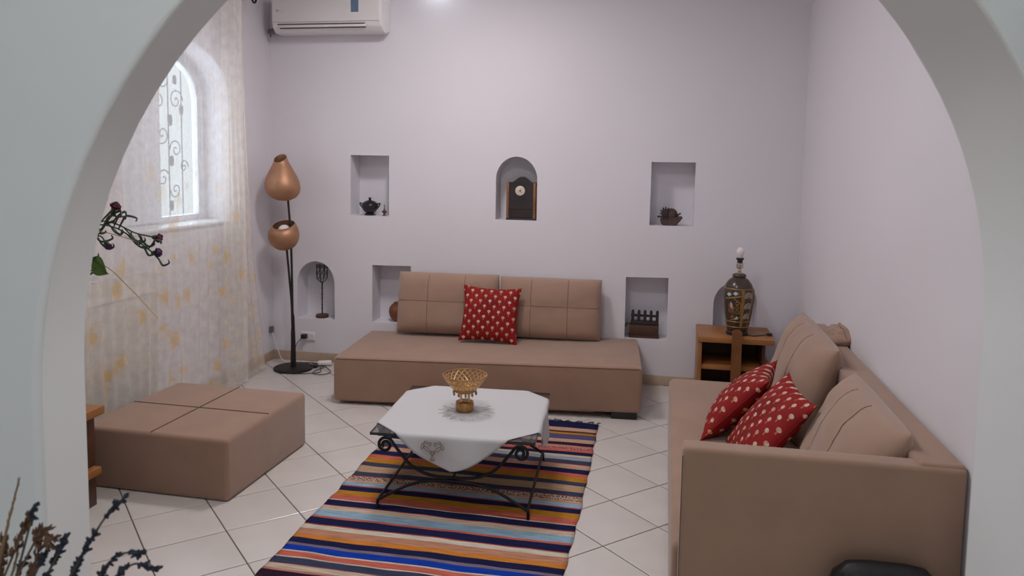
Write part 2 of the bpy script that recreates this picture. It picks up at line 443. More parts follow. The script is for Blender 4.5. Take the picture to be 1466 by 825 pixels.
# left wall with the arched window opening
WY0, WY1, WZ0, WZS, WR = 4.04, 5.18, 1.16, 2.055, .345; WC = 4.61; RC = .13
win = arch_poly(WY0, WY1, WZ0, WZS, WR)
wl = wall_with_holes([(-2.7, -.004), (YB, -.004), (YB, ZC), (-2.7, ZC)], [win], lambda y, z: (XL, y, z), lambda y, z: (XL-.24, y, z))
tag(wl.build('wall_left', 'wall_paint', smooth=True, angle=25), 'white plaster wall behind the sheer curtain with arched window', 'wall', kind='structure')
wr = MB(); wr.box(XR, XR+.3, far_y(XR)-.05, YB, -.004, ZC)
tag(wr.build('wall_right', 'wall_paint', smooth=False), 'plain lavender-white plaster wall behind the long sofa', 'wall', kind='structure')
wh = MB(); wh.box(2.4, 2.6, -2.7, far_y(2.4)+.2, -.004, ZC)
tag(wh.build('wall_hall', 'arch_paint', smooth=False), 'white plaster side wall of the hall beside the camera', 'wall', kind='structure')
hb = wall_with_holes([(XL-.24, -.004), (2.6, -.004), (2.6, ZC), (XL-.24, ZC)], [[(-1.3, .02), (1.7, .02), (1.7, 2.5), (-1.3, 2.5)]], lambda x, z: (x, -2.7, z), lambda x, z: (x, -2.9, z))  # unseen end wall; its opening is sized to limit the sky fill
tag(hb.build('wall_hall_back', 'arch_paint', smooth=False), 'white hall wall behind the viewer with a wide opening added for fill light', 'wall', kind='structure')
# arched wall between hall and living room
def au(x): return (Vector((x, far_y(x), 0))-A0).dot(AU)
o_ = [(au(XL-.02), -.004)]
arch = [(-AR, -.004), (-AR, AZ)]+[(-AR*math.cos(PI*k/48), AZ+AR*math.sin(PI*k/48)) for k in range(1, 48)]+[(AR, AZ), (AR, -.004)]
outer = [(au(XL), -.004)]+arch+[(au(2.45), -.004), (au(2.45), ZC), (au(XL), ZC)]
wa = MB(); wa.prism(outer, lambda u, z: tuple(A0+AU*u+Vector((0, 0, z))), lambda u, z: tuple(A0+AU*u+AN*AT+Vector((0, 0, z))))
wall_arch = wa.build('wall_arch', 'arch_paint', smooth=True, angle=25)
tag(wall_arch, 'thick white plaster partition with a wide round arch framing the view', 'wall', kind='structure')
bv = wall_arch.modifiers.new('soft_edge', 'BEVEL'); bv.width = .012; bv.segments = 3; bv.limit_method = 'ANGLE'; bv.angle_limit = math.radians(50)
ce = MB(); ce.box(XL-.3, 2.6, -2.7, YB+.3, ZC, ZC+.15)
tag(ce.build('ceiling', 'ceiling_paint', smooth=False), 'plain white ceiling above the living room and hall', 'ceiling', kind='structure')
b_ = MB(); b_.rbox(XL+.001, XR-.001, YB-.014, YB-.0005, 0, .074, .004, 2)
tag(b_.build('baseboard_back', 'skirting'), 'beige brown tile skirting along the niche wall', 'baseboard', kind='structure')
b_ = MB(); b_.rbox(XL+.0005, XL+.014, .9, YB-.015, 0, .074, .004, 2)
tag(b_.build('baseboard_left', 'skirting'), 'beige brown tile skirting below the window wall', 'baseboard', kind='structure')

# window
wi = thing('window_1', 'white arched two-leaf window with wrought iron grille behind sheer curtain', 'window', (XL-RC, WC, WZ0)); wi['kind'] = 'structure'
def inset(poly, d):
    n = len(poly); out = []
    cx = sum(p[0] for p in poly)/n; cz = sum(p[1] for p in poly)/n
    for i in range(n):
        p, q, r = Vector(poly[i-1]), Vector(poly[i]), Vector(poly[(i+1) % n])
        e1 = (q-p); e2 = (r-q)
        if e1.length < 1e-6 or e2.length < 1e-6: out.append(tuple(q)); continue
        n1 = Vector((-e1.y, e1.x)).normalized(); n2 = Vector((-e2.y, e2.x)).normalized(); b = (n1+n2)
        b = b/max(.3, b.length_squared)*2; out.append((q.x+b.x*d, q.y+b.y*d))
    return out
def dedupe(p):
    return [q for i, q in enumerate(p) if (Vector(q)-Vector(p[i-1])).length > 1e-5]
wl_ = dedupe([(y-WC, z-WZ0) for y, z in arch_poly(WY0+.001, WY1-.001, WZ0+.001, WZS, WR-.001)])
inn = inset(wl_, .035)
fr = wall_with_holes(wl_, [inn], lambda y, z: (-.07, y, z), lambda y, z: (-.13, y, z)); fr.build('window_frame', 'window_white', wi)
def ztop(y, d=.04):
    h = (WY1-WY0)/2-d; return WZS-WZ0+(WR-d)*math.sqrt(max(0, 1-(y/h)**2))
m = MB(); m.rbox(-.125, -.062, -.355, .050, .03, ztop(-.355)-.004, .006); m.rbox(-.123, -.064, -.16, .045, ztop(-.355)-.02, ztop(-.16)-.004, .004); m.build('mullion', 'window_white', wi)
for s in (-1, 1):
    y_in = .05 if s > 0 else .355
    ys = [s*(y_in+(.535-y_in-.001)*k/14) for k in range(15)]
    poly = [(ys[0], .035), (ys[-1], .035)]+[(y, ztop(y)) for y in reversed(ys)]
    if s < 0: poly = poly[::-1]
    poly = dedupe(poly); ip = inset(poly, .028)
    fr = wall_with_holes(poly, [ip], lambda y, z: (-.078, y, z), lambda y, z: (-.122, y, z)); sash = fr.build('sash', 'window_white', wi)
    m = MB(); m.prism(ip, lambda y, z: (-.098, y, z), lambda y, z: (-.102, y, z)); m.build('pane', 'pane_glass', sash, smooth=False)
m = MB(); m.rbox(-.062, RC+.02, -.566, .566, .0015, .022, .006); m.build('window_sill', 'window_white', wi)
# grille
gm = 'grille_grey'
for y in (-.40, -.24, -.08, .12, .25, .40):
    m = MB(); m.tube([(-.135, y, .02), (-.135, y, ztop(y)-.02)], .006, 6); m.build('grille_bar', gm, wi)
def scroll(y, z, r, s=1, turns=1.4, up_=1):
    return [(-.135, y+s*r*(1-k/26)*math.cos(2*PI*turns*k/24), z+up_*r*(1-k/26)*math.sin(2*PI*turns*k/24)) for k in range(25)]
for y, z, r, s, u in ((.185, .32, .07, 1, 1), (.33, .52, .07, -1, 1), (.185, .62, .075, -1, -1), (.34, .86, .08, 1, 1), (.185, 1.0, .07, 1, -1), (.32, .24, .06, -1, -1), (.42, .40, .05, 1, 1), (.15, .84, .06, -1, 1),
                      (-.17, .35, .07, -1, 1), (-.30, .60, .07, 1, 1), (-.17, .85, .07, 1, -1), (-.33, .95, .07, -1, 1), (.1, 1.18, .07, 1, 1)):
    m = MB(); m.tube(scroll(y, z, r, s, 1.4, u), .005, 6); m.build('grille_scroll', gm, wi)
for y, z, r in ((.13, .46, .052), (.27, .13, .045), (.27, .72, .05), (.14, .93, .04), (.40, .80, .045), (.33, 1.0, .04), (-.2, .5, .05), (-.3, .8, .05), (.28, .44, .045)):
    m = MB(); pl = [(y+r*.55*math.cos(2*PI*k/10), z+r*math.sin(2*PI*k/10)*(1+.2*math.cos(4*PI*k/10))) for k in range(10)]
    m.prism(pl, lambda a, b: (-.132, a, b), lambda a, b: (-.139, a, b)); m.build('grille_leaf', gm, wi)

# ceiling lamps, each with its own light: living room, added fill near arch, hall
def ceiling_lamp(label, x, y, power, col):
    t = thing('ceiling_lamp', label, 'lamp', (x, y, ZC), 0, 'round ceiling lamps')
    m = MB(); m.lathe([(.24, -.001), (.25, -.03), (.235, -.04)], 40); m.build('lamp_rim', 'plastic_white', t)
    m = MB(); m.lathe([(.23, -.04), (.21, -.06), (.14, -.078), (.05, -.084), (.002, -.085)], 40, capt=False); m.build('diffuser', 'lamp_diffuser', t)
    l = area_light('ceiling_lamp_light', (0, 0, -.10), (0, 0, 0), .44, .44, power, col, 'DISK'); l.parent = t
ceiling_lamp('round white ceiling lamp above the low sofa, over the frame', -1.40, 4.35, 26, (1.0, .94, .94))
ceiling_lamp('round white ceiling lamp added for fill just inside the arch, over the frame', -.85, 2.75, 18, (1.0, .97, .98))  # unseen second lamp, added to brighten the jambs, ottoman and near floor
ceiling_lamp('round white ceiling lamp of the hall above the viewer', .15, .75, 11, (.93, 1.0, 1.0))
# small wall spot whose glow shows on the wall at the top edge of the picture
ws = thing('wall_light', 'small white wall light above the picture, next to the air conditioner', 'lamp', (-1.72, YB, 3.04))
m = MB(); m.rbox(-.06, .06, -.02, -.0005, -.05, .05, .004); m.build('back_plate', 'plastic_white', ws)
m = MB(); m.tube([(0, -.02, 0), (0, -.07, 0), (0, -.085, -.01)], .01, 8); m.build('arm', 'chrome', ws)
m = MB(); m.lathe([(.02, .0), (.045, -.05), (.04, -.05), (.016, -.005)], 20, (0, -.09, .005), True, False); m.build('lamp_shade', 'plastic_white', ws)
pl = bpy.data.lights.new('wall_light_bulb', 'POINT'); pl.energy = .8; pl.color = (.86, .92, 1.0); pl.shadow_soft_size = .03
po = bpy.data.objects.new('wall_light_bulb', pl); C.objects.link(po); po.location = (-1.72, YB-.09, 2.96)

# ------------------------------------------------------------------ sofas
def slab(name, mat, parent, x0, x1, y0, y1, z0, z1, r=.03, seg=5, puff=0):
    m = MB(); m.rbox(x0, x1, y0, y1, z0, z1, r, seg)
    return m.build(name, mat, parent, angle=60)
# low sofa against the niche wall (slightly turned)
sr = math.radians(4.2)
so = thing('low_sofa', 'long low taupe armless sofa standing under the wall niches', 'sofa', (-2.135, 4.795, 0), sr)
SL, SD = 2.035, .84
slab('seat_base', 'taupe_fabric', so, 0, SL, 0, SD, .045, .345, .022)
slab('plinth', 'taupe_fabric', so, .03, SL-.30, .05, SD-.05, .026, .05, .006, 2)
for x, h_ in ((.12, .03), (SL-.19, .05)):
    for y in (.012 if h_ > .04 else .10, SD-.14): slab('foot', 'black_foot', so, x, x+.165, y, y+.09, 0, h_, .004, 2)
m = MB(); m.tube([(.02, .001, .333), (SL-.02, .001, .333)], .0022, 6); m.build('seam', 'seam_thread', so)
for ch in so.children:                  # the sofa sags a little towards its curtain end
    if ch.name.startswith('foot'): continue
    for v in ch.data.vertices: v.co.z += -.024*(1-v.co.x/SL)

def pillow(w, h, t, p=2.6, a=.5, pinch=0., sx=(), sz=(), n=36, mm=28, wr=.04, seed=0, droop=0.):
    mb = MB(); N, M = n+1, mm+1; us = [math.sin(PI/2*(2*i/n-1)) for i in range(N)]; vv = [math.sin(PI/2*(2*j/mm-1)) for j in range(M)]
    def P(u, v, s):
        q = max(0., (1-abs(u)**p)*(1-abs(v)**p))**a
        for c in sx: q *= 1-.05*math.exp(-((u-c)/.07)**2)
        for c in sz: q *= 1-.05*math.exp(-((v-c)/.09)**2)
        nz = noise.noise(Vector((u*2.2+seed*7.1, v*2.2, s*3.)))+.5*noise.noise(Vector((u*5+seed*3.3, v*5, s*3.)))
        q *= 1+wr*nz*2
        x = w/2*u*(1-pinch*(1-v*v)); z = h/2*v*(1-pinch*(1-u*u))
        return (x, s*t/2*q+wr*.25*t*nz*0, z+h/2-droop*(u*u)*0)
    vs_ = []; idx = {}
    for s in (-1, 1):
        for j in range(M):
            for i in range(N):
                edge = i in (0, n) or j in (0, mm)
                if s == 1 and edge: idx[(s, i, j)] = idx[(-1, i, j)]; continue
                idx[(s, i, j)] = len(vs_); vs_.append(P(us[i], vv[j], s))
    fs = []
    for s in (-1, 1):
        for j in range(mm):
            for i in range(n):
                q = [idx[(s, i, j)], idx[(s, i+1, j)], idx[(s, i+1, j+1)], idx[(s, i, j+1)]]
                fs.append(q if s < 0 else q[::-1])
    mb.add(vs_, fs); mb.P = P; return mb
def cushion(label, loc, rot, w, h, t, kind, group=None, seed=0, name=None, **k):
    o = thing(name or ('back_cushion' if kind == 'beige' else 'throw_pillow'), label, 'cushion', loc, 0, group, rot)
    mat = 'taupe_cushion' if kind == 'beige' else 'red_print'
    if kind == 'beige':
        a = dict(p=4.2, a=.46, sx=(-.36, .36), sz=(.05,), wr=.035); a.update(k)
        pw = pillow(w, h, t, seed=seed, **a); pw.build('cover', mat, o, angle=180)
        for c in a['sx']:
            m = MB(); m.tube([Vector(pw.P(c, -.93+1.86*i/30, -1))+Vector((0, -.0012, 0)) for i in range(31)], .0020, 5); m.build('seam', 'seam_cushion', o)
        for c in a['sz']:
            m = MB(); m.tube([Vector(pw.P(-.95+1.9*i/40, c, -1))+Vector((0, -.0012, 0)) for i in range(41)], .0020, 5); m.build('seam', 'seam_cushion', o)
        m = MB(); e = []
        for i in range(61):
            tt = 2*PI*i/60; cx, cz = math.cos(tt), math.sin(tt)
            q = max(abs(cx), abs(cz)); q = 1/((abs(cx)**9+abs(cz)**9)**(1/9)); e.append((w/2*.985*cx*q, 0, h/2+h/2*.985*cz*q))
        m.tube(e, .004, 6, False); m.build('piping', mat, o)
    else:
        a = dict(p=2.3, a=.55, pinch=.10, wr=.06); a.update(k)
        pillow(w, h, t, seed=seed, **a).build('cover', mat, o, angle=180)
        m = MB(); e = []
        for (u0, v0, u1, v1) in ((-1, -1, 1, -1), (1, -1, 1, 1), (1, 1, -1, 1), (-1, 1, -1, -1)):
            for i in range(12):
                tt = i/12; u = u0+(u1-u0)*tt; v = v0+(v1-v0)*tt
                e.append((w/2*u*(1-.10*(1-v*v)), 0, h/2+h/2*v*(1-.10*(1-u*u))))
        e.append(e[0]); m.tube(e, .0025, 5, False); m.build('seam', mat, o)
    return o
R_ = math.radians
SZ = .343
cushion('left beige quilted back cushion on the low sofa, nearest the curtain', (-1.572, 5.565, SZ), (R_(-11), 0, R_(3)), .765, .455, .20, 'beige', 'beige back cushions', 1)
cushion('right beige quilted back cushion on the low sofa, nearer the table lamp', (-.806, 5.615, SZ), (R_(-10), 0, R_(3)), .75, .445, .20, 'beige', 'beige back cushions', 2)
cushion('red patterned square pillow propped alone on the low sofa', (-1.215, 5.375, SZ), (R_(-19), R_(1.5), R_(2)), .425, .405, .13, 'red', 'red printed throw pillows', 3)

# long sofa along the right wall
s2 = thing('long_sofa', 'long taupe sofa with one arm standing along the right wall', 'sofa', (.06, 2.53, 0))
LY = 2.19
slab('seat_base', 'taupe_fabric', s2, 0, .872, .085, LY, .04, .36, .03)
slab('armrest', 'taupe_fabric', s2, .022, .873, 0, .085, .02, .728, .016)
slab('backrest', 'taupe_fabric', s2, .735, .8735, .012, LY, .05, .737, .014)
for x in (.04, .74):
    for y in (.10, LY-.14): slab('foot', 'black_foot', s2, x, x+.09, y, y+.09, 0, .05, .004, 2)
m = MB(); m.tube([(.0235, -.0005, .03), (.0235, -.0005, .70)], .002, 6); m.build('seam', 'seam_thread', s2)
SR = .358
cushion('far beige back cushion on the right sofa, partly behind the red pillows', (.635, 4.13, SR), (R_(-18), 0, R_(-90)), .93, .485, .215, 'beige', 'beige back cushions', 4, sx=(-.3, .3), sz=(), p=3.6, a=.5, wr=.04)
cushion('near beige back cushion slumped against the right sofa arm', (.61, 3.03, SR), (R_(-24), R_(0), R_(-90)), .76, .47, .22, 'beige', 'beige back cushions', 5, sx=(-.3, .25), sz=(), p=3.2, a=.5, wr=.045)
fc = cushion('small folded brown cushion lying on the far ledge of the right sofa', (.845, 4.28, .75), (R_(-80), 0, R_(-90)), .30, .16, .09, 'beige', None, 6, 'folded_cushion', sx=(), sz=(0,), p=2.5, a=.5, wr=.25)
cushion('left red patterned pillow of the pair leaning on the right sofa', (.245, 3.86, SR), (R_(-42), R_(0), R_(-103)), .43, .43, .16, 'red', 'red printed throw pillows', 7)
cushion('right red patterned pillow of the pair, tipped on its corner', (.335, 3.44, SR), (R_(-38), R_(3), R_(-84)), .43, .43, .14, 'red', 'red printed throw pillows', 8)

# ottoman
ot = thing('ottoman', 'large square taupe ottoman standing in front of the curtain', 'ottoman', (-2.392, 3.675, 0), R_(-1.0))
m = MB(); N = 40; hw, hd, hz = .41, .40, .305
m.rbox(-hw, hw, -hd, hd, .0, hz, .022, 5); m.build('body', 'taupe_fabric', ot, angle=60)
for axis in (0, 1):
    m = MB(); L = (hw if axis == 0 else hd)-.005
    pts = [(-L, -.02), (-L, hz-.012)]+[(t*L, hz+.0012) for t in (-.985, -.5, 0, .5, .985)]+[(L, hz-.012), (L, hz-.02)]
    pts = pts[2:7]
    m.tube([(a, 0, z) if axis == 0 else (-.005, a, z) for a, z in pts], .0028, 6); m.build('seam', 'seam_thread', ot)


# ------------------------------------------------------------------ rug
ST = [(4.797, 'navy'), (4.69, 'peach'), (4.631, 'brown'), (4.603, 'mustard'), (4.574, 'purple'), (4.494, 'peach'), (4.44, 'darkmaroon'), (4.393, 'pink'), (4.358, 'dotspink'), (4.329, 'coral'),
 (4.291, 'navy'), (4.246, 'cream'), (4.217, 'greyblue'), (4.169, 'slate'), (4.115, 'red'), (4.107, 'peach'), (4.047, 'navy'), (3.988, 'coral'), (3.943, 'mustard'), (3.883, 'slate'), (3.835, 'tan'),
 (3.755, 'slate'), (3.703, 'red'), (3.695, 'dots'), (3.647, 'peach'), (3.618, 'lightblue'), (3.578, 'red'), (3.567, 'navy'), (3.519, 'mustard'), (3.466, 'coral'), (3.411, 'ivory'), (3.403, 'navy'),
 (3.347, 'red'), (3.34, 'cream'), (3.294, 'lightblue'), (3.229, 'coral'), (3.211, 'navy'), (3.148, 'red'), (3.139, 'ivory'), (3.104, 'salmon'), (3.05, 'orange'), (3.014, 'navy'), (2.969, 'mauve'),
 (2.947, 'royal'), (2.902, 'ivory'), (2.892, 'coral'), (2.854, 'ivory'), (2.846, 'slate'), (2.797, 'pink'), (2.792, 'cream'), (2.759, 'pink'), (2.745, 'darkmaroon'), (2.69, 'mustard'), (2.65, 'lightblue'),
 (2.60, 'navy'), (2.54, 'coral'), (2.50, 'cream'), (2.45, 'royal'), (2.41, 'peach'), (2.36, 'navy'), (2.30, 'ivory'), (2.26, 'darkmaroon')]
YEND = 2.20; RX, RY = -.95, 3.5
rows = []
for i, (y, c) in enumerate(ST):
    y2 = ST[i+1][0] if i+1 < len(ST) else YEND
    k = max(1, round((y-y2)/.022))
    for j in range(k): rows.append((y+(y2-y)*j/k, c, j == 0))
rows.append((YEND, None, True))
NC = 44; mb = MB(); mats = sorted(set(c for _, c in ST)); vs_ = []
for (y, c, bnd) in rows:
    q = noise.noise(Vector((0, y*9, 4.2)))*.012; q2 = noise.noise(Vector((5, y*9, 1.2)))*.012
    xl = -1.572+.045*(4.8-y)/2.1+q; xr = -.362+.018*min(1, (4.8-y)/1.2)+q2
    for k in range(NC+1):
        t = k/NC; x = xl+(xr-xl)*t
        dy = noise.noise(Vector((x*2.3, y*3.1, 0)))*.014+noise.noise(Vector((x*9, y*21, 2)))*.004-.006*(t-.5)
        z = .0075+noise.noise(Vector((x*6, y*8, 7)))*.0025
        vs_.append((x-RX, y+dy-RY, z))
n = len(vs_); fs = []; mi = []
for i in range(len(rows)-1):
    for k in range(NC):
        a = i*(NC+1)+k; fs.append((a, a+NC+1, a+NC+2, a+1)); mi.append(mats.index(rows[i][1]))
W = NC+1; NRW = len(rows)
bnd = [k for k in range(W)]+[i*W+NC for i in range(1, NRW)]+[(NRW-1)*W+k for k in range(NC-1, -1, -1)]+[i*W for i in range(NRW-2, 0, -1)]
vs2 = vs_+[(vs_[b][0], vs_[b][1], .0006) for b in bnd]
for i in range(len(bnd)):
    a, b = bnd[i], bnd[(i+1) % len(bnd)]; fs.append((a, b, n+(i+1) % len(bnd), n+i)); 
    ri = min(a // W, NRW-2); mi.append(mats.index(rows[ri][1]))
mb.v = vs2; mb.f = [list(f) for f in fs]; mb.mi = mi
rug = thing('striped_rug', 'multicoloured striped rag rug lying under the coffee table', 'rug', (RX, RY, 0))
mb.build('woven_field', ['rug_'+c for c in mats], rug, angle=180, fixn=False)
fm = MB()
for yy, sgn in ((4.80, 1), (YEND, -1)):
    for k in range(95):
        t = k/94; x = -1.565+(1.565-.365)*t+random.uniform(-.004, .004); L = random.uniform(.02, .05)
        fm.tube([(x-RX, yy-RY-.008*sgn, .006), (x-RX+random.uniform(-.01, .01), yy-RY+sgn*L*.5, .005), (x-RX+random.uniform(-.03, .03), yy-RY+sgn*L, .003)], .0018, 4)
tag(fm.build('fringe', 'fringe', rug), kind='stuff')

# ------------------------------------------------------------------ coffee table, cloth, basket
TX, TY, TR_, TZ = -.944, 3.745, R_(3.4), .381
ct = thing('coffee_table', 'square glass coffee table on black wrought iron scroll legs', 'table', (TX, TY, .008), TR_)
gz = TZ-.008
m = MB(); m.rbox(-.383, .383, -.383, .383, gz-.012, gz, .003, 2); top = m.build('glass_top', 'table_glass', ct)
m = MB()
for (x0, x1, y0, y1) in ((-.385, .385, -.3855, -.3835), (-.385, .385, .3835, .3855), (-.3855, -.3835, -.3835, .3835), (.3835, .3855, -.3835, .3835)): m.box(x0, x1, y0, y1, gz-.013, gz-.001)
m.build('glass_edge', 'glass_edge', top)
m = MB(); q = .355
m.tube([(-q, -q, gz-.019), (q, -q, gz-.019), (q, q, gz-.019), (-q, q, gz-.019), (-q, -q, gz-.019)], .007, 6); m.build('top_frame', 'iron', ct)
def iron_side(y):
    for s in (-1, 1):
        up_ = cr([(0, y, .172), (s*.10, y, .178), (s*.19, y, .215), (s*.255, y, .285), (s*.29, y, .332)], 6)
        c = (s*.318, .308); a0 = math.atan2(.332-.308, .290-.318)
        for k in range(1, 40):
            a = a0-2*PI*1.55*k/39; r = .037*(1-.72*k/39)
            up_.append(Vector((c[0]+s*r*math.cos(a), y, c[1]+r*math.sin(a))))
        m = MB(); m.tube(up_, .0075, 8); m.build('scroll_arm', 'iron', ct)
        lo = cr([(0, y, .158), (s*.10, y, .152), (s*.20, y, .125), (s*.29, y, .078), (s*.345, y, .045), (s*.355, y, .034), (s*.356, y, 0)], 6)
        m = MB(); m.tube(lo, .0075, 8); m.build('leg', 'iron', ct)
iron_side(-.362); iron_side(.362)
for s in (-1, 1):
    m = MB(); m.tube([(s*.353, -.362, .042), (s*.353, .362, .042)], .007, 8); m.build('stretcher', 'iron', ct)
m = MB(); m.tube([(0, -.362, .165), (0, .362, .165)], .006, 8); m.build('stretcher', 'iron', ct)

tc = thing('tablecloth', 'white embroidered square tablecloth laid diagonally over the glass table', 'tablecloth', (TX, TY, TZ), TR_)
D, N, E_ = .648, 72, .387
def cloth_pt(s, t):
    s, t = s*math.sqrt(1-.20*t**4), t*math.sqrt(1-.20*s**4)
    x = (s+t)/2*D; y = (s-t)/2*D
    def fold(q, other):
        e = abs(q)-E_
        if e <= 0: return q, 0.
        sg_ = 1 if q > 0 else -1
        h = e*(1-.85*e)
        return sg_*(E_+min(e, .008)*.8+.012*math.sin(other*22)*min(1, h/.1)+.03*h), -h
    nx, dz1 = fold(x, y); ny, dz2 = fold(y, x)
    z = .0028+dz1+dz2+noise.noise(Vector((x*7, y*7, 3)))*.0012
    return (nx, ny, z)
cv = [cloth_pt(-1+2*i/N, -1+2*j/N) for i in range(N+1) for j in range(N+1)]
m = MB(); m.add(cv, [(i*(N+1)+j, (i+1)*(N+1)+j, (i+1)*(N+1)+j+1, i*(N+1)+j+1) for i in range(N) for j in range(N)])
o = m.build('cloth', 'white_cloth', tc, angle=180)
sm = o.modifiers.new('thickness', 'SOLIDIFY'); sm.thickness = .0016; sm.offset = 1
# lace rosette in the middle and cut-work embroidery on the hanging corner
m = MB()
for k in range(16):
    a = 2*PI*k/16; c_, s_ = math.cos(a), math.sin(a)
    m.tube([(.085*c_, .085*s_-.02, .0052), (.115*math.cos(a+.12), .115*math.sin(a+.12)-.02, .0055), (.145*c_, .145*s_-.02, .0052), (.115*math.cos(a-.12), .115*math.sin(a-.12)-.02, .0055), (.085*c_, .085*s_-.02, .0052)], .0012, 4)
m.build('lace_rosette', 'lace', tc)
m = MB(); yy = -.3985
def loop(cx, cz, rx, rz, rot=0, n=12, r=.0016):
    p = []
    for k in range(n+1):
        a = 2*PI*k/n; x, z = rx*math.cos(a), rz*math.sin(a); x, z = x*math.cos(rot)-z*math.sin(rot), x*math.sin(rot)+z*math.cos(rot)
        p.append((cx+x, yy-.03*(-(cz+z)), cz+z))
    m.tube(p, r, 4)
ex, ez = -.085, -.075
loop(ex, ez, .008, .008, 0, 10, .003)
for s in (-1, 1):
    loop(ex+s*.026, ez+.018, .007, .020, s*-.9); loop(ex+s*.046, ez+.03, .006, .015, s*.3); loop(ex+s*.030, ez+.048, .005, .009, s*-1.2); loop(ex+s*.012, ez+.04, .005, .009, s*.2)
loop(ex, ez-.022, .005, .010); loop(ex-.007, ez-.033, .004, .006, .8); loop(ex+.007, ez-.033, .004, .006, -.8)
m.build('embroidery', 'embroidery', tc)

bk = thing('gold_basket', 'gilded openwork basket on a small columned stand, centred on the tablecloth', 'basket', (-.955, 3.732, TZ+.006))
m = MB(); m.lathe([(.041, 0), (.044, .003), (.046, .015), (.0465, .036), (.044, .047), (.034, .051)], 32); m.build('base', 'gold', bk)
for k in range(4):
    a = PI/4+PI/2*k+.3; x, y = .028*math.cos(a), .028*math.sin(a)
    m = MB(); m.lathe([(.007, .050), (.0055, .056), (.0055, .088), (.008, .094)], 10, (x, y, 0)); m.build('column', 'gold_pale', bk)
m = MB(); m.lathe([(.030, .092), (.052, .098), (.058, .104), (.058, .111), (.050, .114)], 32); m.build('ring_plate', 'gold', bk)
for k in range(10):
    a = 2*PI*k/10; m = MB(); m.lathe([(.003, -.024), (.0065, -.015), (.003, -.006), (.002, .0)], 8, (.058*math.cos(a), .058*math.sin(a), .106)); m.build('pendant', 'gold', bk)
def bowl_r(t): return .058+.052*t**.85
m = MB()
for k in range(22):
    for s_ in (-1, 1):
        p = []
        for j in range(9):
            t = j/8; a = 2*PI*k/22+s_*t*.75; r = bowl_r(t); p.append((r*math.cos(a), r*math.sin(a), .114+.066*t))
        m.tube(p, .0028, 5)
m.build('lattice', 'gold_pale', bk)
m = MB(); m.ring((0, 0, .181), .1105, .0045, 48); m.ring((0, 0, .116), .059, .0045, 36); m.ring((0, 0, .148), .089, .0022, 40); m.build('rim', 'gold', bk)
m = MB(); m.lathe([(.0, .114), (.056, .114), (.056, .117), (.0, .117)], 28, capb=False, capt=False); m.build('bowl_floor', 'gold', bk)

# ------------------------------------------------------------------ side tables
def side_table(label, loc, rz, sh=.250, low=True):
    t = thing('side_table', label, 'table', loc, rz, 'wooden side tables')
    # front faces -y; local x 0..0.5, y 0..0.42
    m = MB(); m.rbox(0, .50, 0, .42, .442, .480, .004, 2); m.build('tabletop', 'wood_orange', t)
    m = MB(); m.rbox(.004, .030, .02, .415, 0, .441, .003, 2); m.build('side_panel', 'wood_orange', t)
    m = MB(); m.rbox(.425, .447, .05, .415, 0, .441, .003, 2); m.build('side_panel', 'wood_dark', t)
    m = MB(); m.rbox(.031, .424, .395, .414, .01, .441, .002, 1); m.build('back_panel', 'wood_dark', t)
    m = MB(); m.rbox(.031, .424, .03, .394, sh, sh+.032, .003, 2); m.rbox(.448, .49, .03, .40, sh, sh+.035, .003, 2); m.build('shelf', 'wood_orange', t)
    if low: m = MB(); m.rbox(.031, .424, .03, .394, .03, .058, .003, 2); m.rbox(.448, .49, .03, .40, .03, .058, .003, 2); m.build('shelf', 'wood_orange', t)
    pl = [(-.032, 0), (.032, 0), (.032, .520)]+[(.032*math.cos(PI*k/8), .520+.022*math.sin(PI*k/8)) for k in range(1, 8)]+[(-.032, .520)]
    m = MB(); m.prism(pl, lambda x, z: (.253+x, -.024, z), lambda x, z: (.253+x, -.001, z)); m.build('front_post', 'wood_mid', t)
    return t
side_table('dark orange wooden side table with shelves in the corner under the lamp', (.248, 5.362, 0), 0)
side_table('wooden side table at the left, mostly hidden behind the arch', (-3.02, 2.70, 0), 0, .160, False)

# table lamp
tl = thing('table_lamp', 'dark glazed ceramic table lamp without shade on the corner side table', 'lamp', (.513, 5.50, .482))
LS = [(.062, .0), (.074, .004), (.074, .020), (.066, .028)]
m = MB(); m.lathe(LS, 32); m.build('base', 'socket_black', tl)
VP = [(.062, .028), (.070, .034), (.072, .050), (.080, .095), (.090, .150), (.098, .210), (.1015, .260), (.101, .290), (.096, .320), (.084, .352), (.064, .378), (.048, .390), (.042, .394), (.046, .402), (.045, .412), (.036, .418), (.030, .420)]
m = MB(); m.lathe(VP, 48); body = m.build('vase_body', 'vase_glaze', tl, angle=60)
def vr(z):
    for (r0, z0), (r1, z1) in zip(VP, VP[1:]):
        if z0 <= z <= z1: return r0+(r1-r0)*(z-z0)/max(1e-6, z1-z0)
    return .05
FA = -PI/2+.09      # direction facing the viewer
def on_vase(x, z, off=.0012):
    a = FA+x/.095; r = vr(z)+off; return (r*math.cos(a), r*math.sin(a), z)
def vline(pts, r, name, mat, close=False):
    P = [];
    for (x0, z0), (x1, z1) in zip(pts, pts[1:]):
        k = max(2, int(math.hypot(x1-x0, z1-z0)/.006)); P += [on_vase(x0+(x1-x0)*i/k, z0+(z1-z0)*i/k) for i in range(k)]
    P.append(on_vase(*pts[-1])); m = MB(); m.tube(P, r, 6); m.build(name, mat, body)
